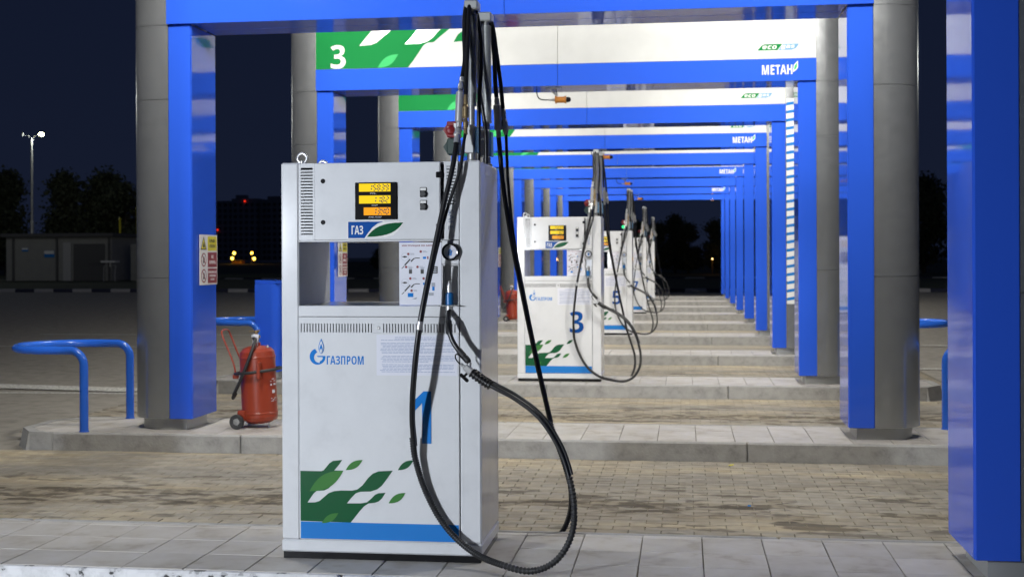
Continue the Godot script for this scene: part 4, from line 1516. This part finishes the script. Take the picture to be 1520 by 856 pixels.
func _extinguisher(at: Vector3, label: String) -> void:
	var x := thing("fire_extinguisher", label, "fire extinguisher", at, "wheeled fire extinguishers")
	var b := Node3D.new()
	b.name = "tank_assembly"
	var st := new_st()
	var lean := Transform3D(Basis(Vector3.BACK, 0.045), Vector3(0.02, 0.035, 0))
	lathe(st, [[0.0, 0.0], [0.10, 0.004], [0.150, 0.03], [0.160, 0.06], [0.160, 0.085], [0.163, 0.09], [0.163, 0.10], [0.160, 0.105], [0.160, 0.585], [0.163, 0.59], [0.163, 0.60], [0.160, 0.605], [0.152, 0.645], [0.125, 0.675], [0.08, 0.693], [0.035, 0.70], [0.035, 0.725], [0.0, 0.728]], 32, lean)
	part(x, "tank", st, M["extinguisher red"])
	# skirt, wheels, axle
	st = new_st()
	tube(st, PackedVector3Array([Vector3(-0.135, 0.066, -0.20), Vector3(-0.135, 0.066, 0.20)]), 0.010, 10)
	box(st, Vector3(-0.15, 0.06, -0.14), Vector3(-0.08, 0.16, 0.14), 0.01)
	part(x, "axle", st, M["extinguisher red"])
	for z in [-0.19, 0.19]:
		st = new_st()
		lathe(st, [[0.030, -0.016], [0.058, -0.018], [0.066, -0.010], [0.066, 0.010], [0.058, 0.018], [0.030, 0.016], [0.030, -0.016]], 24, Transform3D(Basis(Vector3.RIGHT, PI / 2), Vector3(-0.135, 0.066, z)))
		var w := part(x, "wheel", st, M["worn rubber"])
		st = new_st()
		lathe(st, [[0.0, -0.012], [0.030, -0.010], [0.030, 0.010], [0.0, 0.012]], 16, Transform3D(Basis(Vector3.RIGHT, PI / 2), Vector3(-0.135, 0.066, z)))
		for i in 5:
			var a := TAU * i / 5.0
			tube(st, PackedVector3Array([Vector3(-0.135, 0.066, z + 0.013 * signf(z)), Vector3(-0.135 + cos(a) * 0.05, 0.066 + sin(a) * 0.05, z + 0.013 * signf(z))]), 0.004, 6)
		part(w, "rim", st, M["dull steel"])
	st = new_st()
	tube(st, PackedVector3Array([Vector3(0.12, 0.0, 0.05), Vector3(0.11, 0.07, 0.04)]), 0.008, 8)
	part(x, "foot", st, M["dull steel"])
	# push handle
	st = new_st()
	tube(st, along([Vector3(-0.175, 0.46, 0.10), Vector3(-0.19, 0.56, 0.10), Vector3(-0.245, 0.70, 0.10), Vector3(-0.305, 0.845, 0.10), Vector3(-0.310, 0.870, 0.07), Vector3(-0.312, 0.875, 0.0), Vector3(-0.310, 0.870, -0.07), Vector3(-0.305, 0.845, -0.10), Vector3(-0.245, 0.70, -0.10), Vector3(-0.19, 0.56, -0.10), Vector3(-0.175, 0.46, -0.10)], 0.012), 0.0085, 8)
	box(st, Vector3(-0.20, 0.44, 0.085), Vector3(-0.15, 0.475, 0.115), 0.004)
	box(st, Vector3(-0.20, 0.44, -0.115), Vector3(-0.15, 0.475, -0.085), 0.004)
	part(x, "handle", st, M["extinguisher red"])
	# valve head
	st = new_st()
	lathe(st, [[0.022, 0.0], [0.022, 0.05], [0.014, 0.055], [0.014, 0.09], [0.024, 0.095], [0.024, 0.11], [0.0, 0.112]], 14, Transform3D(Basis(), Vector3(-0.015, 0.757, 0)))
	box(st, Vector3(-0.06, 0.80, -0.012), Vector3(0.02, 0.825, 0.012), 0.004)
	tube(st, PackedVector3Array([Vector3(-0.08, 0.86, 0.0), Vector3(-0.03, 0.865, 0.0), Vector3(0.02, 0.87, 0.01)]), 0.006, 6)
	var v := part(x, "valve", st, M["brass"])
	st = new_st()
	lathe(st, [[0.0, 0.0], [0.016, 0.0], [0.016, 0.014], [0.0, 0.014]], 14, Transform3D(Basis(Vector3.RIGHT, PI / 2), Vector3(-0.04, 0.82, 0.012)))
	part(v, "gauge", st, M["steel"])
	st = new_st()
	box(st, Vector3(-0.135, 0.73, 0.0), Vector3(-0.085, 0.83, 0.002), 0.0, Transform3D(Basis(Vector3.BACK, -0.1), Vector3(0.02, 0.0, 0.03)))
	part(x, "tag_card", st, M["paper"])
	st = new_st()
	lathe(st, [[0.018, 0.0], [0.018, 0.03], [0.010, 0.034], [0.0, 0.05]], 12, Transform3D(Basis(), Vector3(0.095, 0.695, 0.02)))
	part(x, "relief_cap", st, M["dull steel"])
	# hose: from the valve across the front, once round the tank
	st = new_st()
	tube(st, along([Vector3(-0.03, 0.80, 0.03), Vector3(0.005, 0.79, 0.09), Vector3(0.0, 0.70, 0.165), Vector3(-0.04, 0.58, 0.185), Vector3(-0.10, 0.44, 0.18), Vector3(-0.17, 0.32, 0.14), Vector3(-0.205, 0.265, 0.09), Vector3(-0.20, 0.30, 0.03)], 0.015), 0.015, 10)
	part(x, "hose", st, M["worn rubber"])
	st = new_st()
	var ring := []
	for i in 17:
		var a := TAU * i / 16.0 + 2.2
		ring.append(Vector3(0.0 + cos(a) * 0.205, 0.505 + 0.025 * cos(a), sin(a) * 0.205))
	tube(st, along(ring, 0.02), 0.014, 10)
	part(x, "wound_hose", st, M["worn rubber"])
	st = new_st()
	box(st, Vector3(0.055, 0.45, 0.158), Vector3(0.085, 0.60, 0.215), 0.006)
	part(x, "hose_clip", st, M["extinguisher red"])
	# printed label on the tank's right-hand side: a curved sheet
	st = new_st()
	for i in 4:
		var a0 := deg_to_rad(4 + i * 7)
		var a1 := deg_to_rad(4 + i * 7 + 6)
		for e in [[0.200, 0.204], [0.212, 0.216], [0.224, 0.228], [0.270, 0.300], [0.340, 0.356], [0.375, 0.381], [0.395, 0.401]]:
			if (i + int(e[0] * 100)) % 3 == 0:
				continue
			var r := 0.1608
			quad(st, lean * Vector3(cos(a0) * r, e[0], sin(a0) * r), lean * Vector3(cos(a1) * r, e[0], sin(a1) * r), lean * Vector3(cos(a1) * r, e[1], sin(a1) * r), lean * Vector3(cos(a0) * r, e[1], sin(a0) * r), Vector3(cos(a0), 0, sin(a0)))
	part(x, "label_print", st, M["paper"])
	b.free()


func _pillar() -> void:
	var p := thing("service_pillar", "short blue rounded service pillar on the third island behind the extinguisher", "pillar", Vector3(-5.33, TOP, -15.50))
	var st := new_st()
	var lay := Transform3D(Basis(Vector3(1, 0, 0), Vector3(0, 0, 1), Vector3(0, 1, 0)), Vector3.ZERO)
	var poly := PackedVector2Array([Vector2(0, -0.46), Vector2(0, 0)])
	for i in 9:
		var a := PI / 2 - PI / 2 * i / 8.0
		poly.append(Vector2(0.20 + 0.10 * cos(a), -0.10 + 0.10 * sin(a)))
	poly.append(Vector2(0.30, -0.46))
	prism(st, poly, 0.10, 1.20, lay, true)
	part(p, "body", st, M["blue panel"])
	st = new_st()
	var top := PackedVector2Array([Vector2(0.0, 1.202), Vector2(0.0, 1.246), Vector2(0.13, 1.242), Vector2(0.21, 1.238), Vector2(0.26, 1.228), Vector2(0.30, 1.202)])
	prism(st, top, -0.46, -0.012)
	part(p, "cap", st, M["blue panel"])
	st = new_st()
	box(st, Vector3(0.03, 0.0, -0.42), Vector3(0.27, 0.12, -0.04), 0.02)
	part(p, "plinth", st, M["galvanised"])


func _signs() -> void:
	var words := {2: "warning sign with yellow and red fields on the second portal's left column", 3: "warning sign on the third portal's left column", 4: "warning sign on the fourth portal's left column", 5: "warning sign on the fifth portal's left column", 6: "warning sign on the sixth portal's left column"}
	var proto: Node3D = null
	for k in [2, 3, 4, 5, 6]:
		var at := Vector3(-4.324 + 0.0075 + 0.0065, 1.451, -(front_of(k) + 0.16))
		if proto:
			var c: Node3D = proto.duplicate()
			c.name = numbered("warning_sign")
			add_child(c)
			c.position = at
			c.set_meta("label", words[k])
			continue
		var s := thing("warning_sign", words[k], "sign", at, "warning signs on the inner column faces")
		proto = s
		s.rotation.y = PI / 2          # faces +x; local x then runs down the row away from the camera
		var w := 0.434
		var st := new_st()
		box(st, Vector3(0, 0, -0.003), Vector3(w, 0.455, 0.0), 0.0)
		part(s, "plate", st, M["white print"])
		flat(s, "yellow_field", rect(0.195, 0.310, 0.42, 0.440), 0.0003, 0.0008, M["yellow print"])
		flat(s, "red_field", rect(0.195, 0.160, 0.42, 0.295), 0.0003, 0.0008, M["red print"])
		flat(s, "red_field", rect(0.195, 0.014, 0.42, 0.148), 0.0003, 0.0008, M["red print"])
		flat(s, "triangle", PackedVector2Array([Vector2(0.02, 0.318), Vector2(0.17, 0.318), Vector2(0.095, 0.438)]), 0.0003, 0.0006, M["black print"])
		flat(s, "triangle", PackedVector2Array([Vector2(0.040, 0.328), Vector2(0.150, 0.328), Vector2(0.095, 0.418)]), 0.0010, 0.0005, M["yellow print"])
		flat(s, "flame_mark", PackedVector2Array([Vector2(0.078, 0.338), Vector2(0.112, 0.338), Vector2(0.118, 0.356), Vector2(0.097, 0.388), Vector2(0.075, 0.356)]), 0.0016, 0.0005, M["black print"])
		for y in [0.228, 0.082]:
			flat(s, "ring", arc(Vector2(0.097, y), 0.062, 0, 350, 35), 0.0003, 0.0006, M["red print"])
			flat(s, "ring", arc(Vector2(0.097, y), 0.050, 0, 350, 35), 0.0010, 0.0005, M["white print"])
			flat(s, "pictogram", PackedVector2Array([Vector2(0.075, y - 0.03), Vector2(0.105, y - 0.03), Vector2(0.118, y + 0.005), Vector2(0.098, y + 0.036), Vector2(0.082, y + 0.01)]), 0.0016, 0.0005, M["black print"])
			flat(s, "bar", PackedVector2Array([Vector2(0.055, y + 0.036), Vector2(0.063, y + 0.044), Vector2(0.139, y - 0.036), Vector2(0.131, y - 0.044)]), 0.0022, 0.0005, M["red print"])
		lettering(s, "words", "ВЗРЫВО", 0.235, 0.385, 0.0012, 0.15, 0.030, M["black print"])
		lettering(s, "words", "ОПАСНО", 0.235, 0.338, 0.0012, 0.15, 0.030, M["black print"])
		lettering(s, "words", "НЕ", 0.285, 0.240, 0.0012, 0.05, 0.030, M["white print"])
		lettering(s, "words", "КУРИТЬ", 0.235, 0.190, 0.0012, 0.15, 0.030, M["white print"])
		lettering(s, "words", "ПОЛЬЗОВАТЬСЯ", 0.205, 0.105, 0.0012, 0.205, 0.020, M["white print"])
		lettering(s, "words", "ОТКРЫТЫМ", 0.235, 0.072, 0.0012, 0.15, 0.020, M["white print"])
		lettering(s, "words", "ОГНЁМ", 0.26, 0.040, 0.0012, 0.095, 0.020, M["white print"])


func _detectors() -> void:
	var words := {3: "orange gas detector hanging on a cable under the third beam", 5: "orange gas detector under the fifth beam", 7: "small orange gas detector under the seventh beam", 9: "tiny orange gas detector under the ninth beam"}
	var proto: Node3D = null
	for k in [3, 5, 7, 9]:
		var at := Vector3(-1.50, BEAM - 0.145, -(front_of(k) + 0.17))
		if proto:
			var c: Node3D = proto.duplicate()
			c.name = numbered("gas_detector")
			add_child(c)
			c.position = at
			c.set_meta("label", words[k])
			continue
		var d := thing("gas_detector", words[k], "gas detector", at, "orange gas detectors under the beams")
		proto = d
		var side := Transform3D(Basis(Vector3.BACK, -PI / 2), Vector3.ZERO)
		var st := new_st()
		lathe(st, [[0.0, -0.07], [0.044, -0.07], [0.048, -0.066], [0.048, -0.052], [0.038, -0.048], [0.038, 0.045], [0.046, 0.050], [0.050, 0.066], [0.0, 0.068]], 20, side)
		part(d, "housing", st, M["orange paint"])
		st = new_st()
		lathe(st, [[0.032, 0.068], [0.032, 0.105], [0.026, 0.11], [0.026, 0.118], [0.010, 0.124], [0.0, 0.126]], 16, side)
		part(d, "sensor_head", st, M["black plastic"])
		st = new_st()
		lathe(st, [[0.018, -0.071], [0.018, -0.10], [0.013, -0.104], [0.013, -0.15], [0.0, -0.151]], 12, side)
		part(d, "cable_gland", st, M["dull steel"])
		st = new_st()
		tube(st, along([Vector3(-0.15, 0, 0), Vector3(-0.21, 0.002, 0), Vector3(-0.265, 0.02, 0), Vector3(-0.292, 0.07, 0), Vector3(-0.297, 0.142, 0)], 0.012), 0.007, 8)
		part(d, "cable", st, M["black plastic"])
		st = new_st()
		box(st, Vector3(-0.17, 0.138, -0.05), Vector3(0.0, 0.146, 0.05), 0.001)
		tube(st, PackedVector3Array([Vector3(-0.14, 0.14, 0.0), Vector3(-0.045, 0.045, 0.0)]), 0.010, 8)
		tube(st, PackedVector3Array([Vector3(-0.07, 0.14, 0.0), Vector3(-0.04, 0.045, 0.0)]), 0.008, 8)
		part(d, "bracket", st, M["galvanised"])


func _flood_lamp() -> void:
	# a low floodlight off to the near left; it throws the hard sideways hose shadows on dispenser 1
	var at := Vector3(-4.3, 0, -1.0)
	var l := thing("floodlight", "low floodlight on a post at the near left of the forecourt", "floodlight", at)
	var st := new_st()
	lathe(st, [[0.12, 0.0], [0.12, 0.015], [0.035, 0.02], [0.03, 1.82], [0.0, 1.83]], 14)
	part(l, "post", st, M["galvanised"])
	var head := Node3D.new()
	head.name = "head"
	l.add_child(head)
	head.look_at_from_position(at + Vector3(0, 1.95, 0), Vector3(-1.4, 1.2, -6.3))
	st = new_st()
	box(st, Vector3(-0.17, -0.12, -0.05), Vector3(0.17, 0.12, 0.10), 0.015)
	part(head, "housing", st, M["black plastic"])
	st = new_st()
	box(st, Vector3(-0.14, -0.09, -0.056), Vector3(0.14, 0.09, -0.0505), 0.001)
	part(head, "lens", st, M["lamp white"])
	var a := AreaLight3D.new()
	a.name = "flood_light"
	a.area_size = Vector2(0.27, 0.17)
	a.area_normalize_energy = true
	a.light_energy = 33.0
	a.light_color = Color(0.93, 0.96, 1.0)
	a.area_range = 60.0
	a.shadow_enabled = true
	a.position.z = -0.064
	head.add_child(a)


# ------------------------------------------------------------------ background

func _background() -> void:
	_shed()
	_trees()
	_apartments()


func _shed() -> void:
	var b := thing("utility_building", "low dark utility building behind the striped kerb at the far left", "building", Vector3(-43.5, 0.1, -85))
	var st := new_st()
	box(st, Vector3(-3.9, 0, -6), Vector3(3.95, 3.05, 0), 0.03)
	part(b, "wall", st, M["render wall"])
	st = new_st()
	box(st, Vector3(-4.15, 3.06, -6.3), Vector3(4.2, 3.32, 0.35), 0.03)
	part(b, "roof", st, M["dark wall"])
	st = new_st()
	box(st, Vector3(0.38, 0.0, 0.01), Vector3(0.97, 2.68, 0.06), 0.01)
	part(b, "door", st, M["far kerb white"], "pale narrow door")
	st = new_st()
	box(st, Vector3(1.15, 0.0, 0.01), Vector3(3.45, 2.58, 0.06), 0.01)
	part(b, "gate", st, M["dark wall"])
	for e in [[-1.02, 1.65, -0.27, 2.12], [-2.68, 2.07, -2.22, 2.32]]:
		st = new_st()
		box(st, Vector3(e[0], e[1], 0.01), Vector3(e[2], e[3], 0.05), 0.005)
		var s := part(b, "wall_sign", st, M["blue print"])
		st = new_st()
		box(st, Vector3(e[0] + 0.01, (e[1] + e[3]) / 2, 0.051), Vector3(e[2] - 0.01, e[3] - 0.01, 0.06), 0.0)
		part(s, "white_field", st, M["white print"])
	for x in [-3.4, -0.15, 3.7]:
		st = new_st()
		box(st, Vector3(x, 0.0, 0.01), Vector3(x + 0.14, 3.0, 0.09), 0.0)
		part(b, "pilaster", st, M["dark wall"])
	var f := thing("boundary_wall", "pale low boundary wall beside the utility building", "wall", Vector3(-38.4, 0.1, -85.5))
	st = new_st()
	box(st, Vector3(0, 0, -0.25), Vector3(5.5, 2.55, 0), 0.03)
	part(f, "slab", st, M["render wall"])
	var a := thing("bench_shelter", "small white tubular arch stand beside the utility building", "stand", Vector3(-38.5, 0.1, -82.5))
	st = new_st()
	for x in [-0.4, 0.4]:
		tube(st, along([Vector3(x - 0.06, 0, 0), Vector3(x - 0.05, 0.8, 0), Vector3(x, 1.05, 0), Vector3(x * 0.5, 1.1, 0)], 0.05), 0.03, 8)
	part(a, "frame", st, M["far kerb white"])
	st = new_st()
	box(st, Vector3(-0.5, 1.28, -0.4), Vector3(0.5, 1.40, 0.4), 0.02)
	box(st, Vector3(-0.03, 1.0, -0.03), Vector3(0.03, 1.285, 0.03), 0.0)
	part(a, "top", st, M["white print"])
	var names := ["thin yellow pipe standing right of the utility building", "thin yellow pipe rising behind the utility building roof"]
	for i in 2:
		var p := thing("vent_pipe", names[i], "pipe", [Vector3(-40.77, 0.1, -92), Vector3(-42.6, 0.1, -93)][i], "yellow vent pipes by the utility building")
		st = new_st()
		lathe(st, [[0.08, 0.0], [0.08, [5.3, 4.5][i]], [0.14, [5.32, 4.52][i]], [0.0, [5.5, 4.7][i]]], 10)
		part(p, "pipe", st, M["yellow print"])


func _tree_mesh(seed_: int, high: float, wide: float, slim: bool) -> Array:
	var r := RandomNumberGenerator.new()
	r.seed = seed_
	var wood := new_st()
	tube(wood, PackedVector3Array([Vector3(0, 0, 0), Vector3(0.05, high * 0.3, 0), Vector3(-0.05, high * 0.6, 0.05), Vector3(0, high * 0.92, 0)]), PackedFloat32Array([high * 0.028, high * 0.021, high * 0.013, high * 0.003]), 8)
	var clumps: Array = []
	for i in 40:
		var t := r.randf_range(0.16, 0.98)
		var reach := wide * (1.0 - absf(t - 0.5) * (1.1 if not slim else 0.9)) * r.randf_range(0.45, 1.0)
		if slim:
			reach = wide * (1.08 - t) * r.randf_range(0.5, 1.0)
		var a := r.randf_range(0, TAU)
		var base := Vector3(0, high * (t - 0.12), 0)
		var tip := Vector3(cos(a) * reach, high * t, sin(a) * reach)
		tube(wood, PackedVector3Array([base, base.lerp(tip, 0.5) + Vector3(0, -0.1, 0), tip]), PackedFloat32Array([high * 0.008, high * 0.005, 0.01]), 5, false)
		clumps.append([tip, r.randf_range(0.09, 0.16) * high])
		clumps.append([base.lerp(tip, 0.6), r.randf_range(0.07, 0.13) * high])
	clumps.append([Vector3(0, high, 0), high * 0.08])
	var st := new_st()
	for c in clumps:
		for i in 110:
			var v: Vector3 = Vector3(r.randfn(), r.randfn() * 0.8, r.randfn()) * 0.5 * c[1] + c[0]
			var s := r.randf_range(0.10, 0.24) * (high / 9.0)
			var q := Basis.from_euler(Vector3(r.randf_range(0, TAU), r.randf_range(0, TAU), r.randf_range(0, TAU)))
			var n := q * Vector3.UP
			tri(st, v + q * Vector3(-s, 0, -s * 0.5), v + q * Vector3(s, 0, -s * 0.4), v + q * Vector3(0, 0, s), n)
	return [wood.commit(), st.commit()]


func _trees() -> void:
	var kinds := [_tree_mesh(3, 8.6, 2.6, false), _tree_mesh(4, 9.0, 2.2, true), _tree_mesh(9, 7.8, 3.4, false)]
	var spots := [[-64.0, -115.0, 1.06, 1, "dark conifer at the far left edge left of the lamp post"], [-67.5, -118.0, 0.95, 0, "dark tree behind the conifer at the far left edge"], [-58.2, -115.0, 1.04, 1, "slim dark conifer right of the lamp post"], [-54.6, -116.0, 1.08, 0, "broad dark tree right of the slim conifer"], [-51.6, -114.0, 1.05, 2, "broad dark tree rising left of the nearest grey column"], [-49.0, -118.0, 1.08, 0, "dark tree half hidden by the left grey column"],
		[-5.6, -118.0, 0.46, 2, "low dark tree seen behind the farthest dispenser"], [-2.4, -116.0, 0.50, 0, "dark tree seen through the last portal, left of centre"], [0.3, -117.0, 0.56, 2, "dark tree in the middle of the last portal opening"], [2.8, -115.0, 0.52, 0, "dark tree in the last portal opening beside the right columns"], [4.6, -119.0, 0.62, 1, "pointed dark tree behind the right columns of the last portal"], [-0.9, -121.0, 0.58, 1, "pointed dark tree behind the trees in the last portal opening"], [-4.0, -120.0, 0.52, 0, "dark tree behind the farthest dispenser, right of the low one"], [6.0, -118.0, 0.6, 2, "dark tree hidden partly by the far right columns"], [20.5, -115.0, 0.93, 0, "dark tree in the gap between the two right grey columns"], [24.5, -114.0, 0.98, 2, "dark tree at the right edge of the gap beside the near column"], [-36.2, -150.0, 0.32, 2, "low bush below the apartment block beside the orange lamps"], [-32.4, -150.0, 0.36, 0, "low bush between the orange lamps and the near dispenser"]]
	for s in spots:
		var t := thing("tree", s[4], "tree", Vector3(s[0], 0.06, s[1]), "trees beyond the forecourt")
		t.scale = Vector3.ONE * s[2]
		t.rotation.y = fposmod(s[0] * 1.7, TAU)
		part(t, "trunk", kinds[s[3]][0], M["bark"])
		part(t, "crown", kinds[s[3]][1], M["foliage"])


func _apartments() -> void:
	var b := thing("apartment_block", "tall dark apartment block far beyond the trees with dim windows", "building", Vector3(-233, -1, -620))
	var st := new_st()
	for e in [[0.0, 8.5, 31.0, 0.0], [8.5, 22.0, 32.0, 1.5], [22.0, 27.0, 31.0, 0.0], [27.0, 44.0, 33.0, 1.5]]:
		box(st, Vector3(e[0], 0, -14), Vector3(e[1], e[2], e[3]), 0.0)
	part(b, "wall", st, M["render wall"])
	st = new_st()
	for f in 10:
		for i in 15:
			var x := 0.9 + i * 2.9
			var z := 1.55 if (x > 8.0 and x < 21.5) or x > 26.5 else 0.05
			box(st, Vector3(x, 1.6 + f * 2.95, z), Vector3(x + 1.5, 3.2 + f * 2.95, z + 0.05), 0.0)
	part(b, "windows", st, M["window dark"]).set_meta("kind", "stuff")
	st = new_st()
	box(st, Vector3(9.0, 32.0, -8), Vector3(14.0, 34.0, -3), 0.0)
	part(b, "roof_house", st, M["render wall"])
	for e in [Vector3(15.4, 30.6, 1.8), Vector3(0.6, 16.5, 0.3)]:
		st = new_st()
		lathe(st, [[0.0, -0.55], [0.5, 0.0], [0.0, 0.55]], 10, Transform3D(Basis(), e))
		part(b, "obstruction_lamp", st, M["red beacon"])


func _far_lights() -> void:
	# the tall lamp post over the utility building, then one added at left, unseen, to light it
	var st: SurfaceTool
	for post in [[Vector3(-52.4, 0.08, -98), "tall grey lamp post with one lit head behind the utility building", 14.0], [Vector3(-54.0, 0.0, -66), "tall grey lamp post added left of the view to light the utility building", 20.0], [Vector3(30.0, 0.0, -62), "tall grey lamp post on the road right of the view", 24.0]]:
		_lamp_post(post[0], post[1], post[2])
	# far yellow street lamps below the apartment block and one small light through the last portal
	var spots := [[Vector3(-108.3, 0, -300), 2.7, "sodium glow", 0.34, "far yellow street lamp below the apartment block, upper of the left pair"], [Vector3(-109.0, 0, -300.5), 1.45, "sodium glow", 0.34, "far yellow street lamp below the apartment block, lower of the left pair"], [Vector3(-103.9, 0, -300), 2.7, "sodium glow", 0.28, "far yellow street lamp below the apartment block, upper of the right pair"], [Vector3(-103.5, 0, -300.5), 1.35, "sodium glow", 0.34, "far yellow street lamp below the apartment block, lower of the right pair"], [Vector3(2.35, 0, -112), 1.40, "small lamp glow", 0.06, "small white light among the trees seen through the last portal"]]
	for s in spots:
		var f := thing("street_lamp", s[4], "street lamp", s[0], "far lit street lamps")
		st = new_st()
		lathe(st, [[0.05, 0.0], [0.04, s[1]], [0.0, s[1] + 0.02]], 8)
		part(f, "pole", st, M["bark"])
		st = new_st()
		lathe(st, [[0.0, -s[3]], [s[3] * 0.7, -s[3] * 0.7], [s[3], 0.0], [s[3] * 0.7, s[3] * 0.7], [0.0, s[3]]], 12, Transform3D(Basis(), Vector3(0, s[1], 0)))
		part(f, "lamp_head", st, M[s[2]])
		var q := OmniLight3D.new()
		q.name = "lamp_light"
		q.light_energy = 3.0 if s[3] > 0.1 else 0.3
		q.light_color = Color(1.0, 0.72, 0.3)
		q.light_size = 0.1
		q.omni_range = 60.0
		q.omni_attenuation = 2.0
		q.shadow_enabled = true
		q.position = Vector3(0.0, s[1], s[3] + 0.3)
		f.add_child(q)
	var k := thing("kiosk", "small kiosk lit orange below the far street lamps", "kiosk", Vector3(-109.4, -0.6, -304))
	st = new_st()
	box(st, Vector3(-1.0, 0, -2), Vector3(1.6, 1.5, 0), 0.02)
	part(k, "wall", st, M["orange paint"])
	st = new_st()
	box(st, Vector3(-1.2, 1.51, -2.2), Vector3(1.8, 1.65, 0.3), 0.02)
	part(k, "roof", st, M["dark wall"])


func _lamp_post(at: Vector3, label: String, energy: float) -> void:
	var l := thing("lamp_post", label, "lamp post", at, "tall lamp posts round the forecourt")
	var st := new_st()
	lathe(st, [[0.16, 0.0], [0.15, 4.5], [0.11, 4.6], [0.08, 11.3], [0.0, 11.32]], 14)
	part(l, "pole", st, M["galvanised"])
	st = new_st()
	tube(st, along([Vector3(-0.75, 11.60, 0), Vector3(-0.3, 11.50, 0), Vector3(0, 11.3, 0), Vector3(0.3, 11.50, 0), Vector3(0.8, 11.60, 0)], 0.08), 0.022, 8)
	part(l, "arm", st, M["galvanised"])
	for e in [[0.85, "street lamp glow", 0.21], [-0.75, "galvanised", 0.09]]:
		st = new_st()
		lathe(st, [[0.0, -0.16], [e[2] * 0.8, -0.10], [e[2], 0.0], [e[2] * 0.8, 0.10], [0.0, 0.16]], 14, Transform3D(Basis(), Vector3(e[0], 11.62, 0)))
		part(l, "lamp_head", st, M[e[1]])
	var o := OmniLight3D.new()
	o.name = "lamp_light"
	o.light_energy = energy
	o.light_color = Color(0.95, 0.97, 0.95)
	o.light_size = 0.1
	o.omni_range = 200.0
	o.omni_attenuation = 2.0
	o.shadow_enabled = true
	o.position = Vector3(0.85, 11.62, 0)
	l.add_child(o)
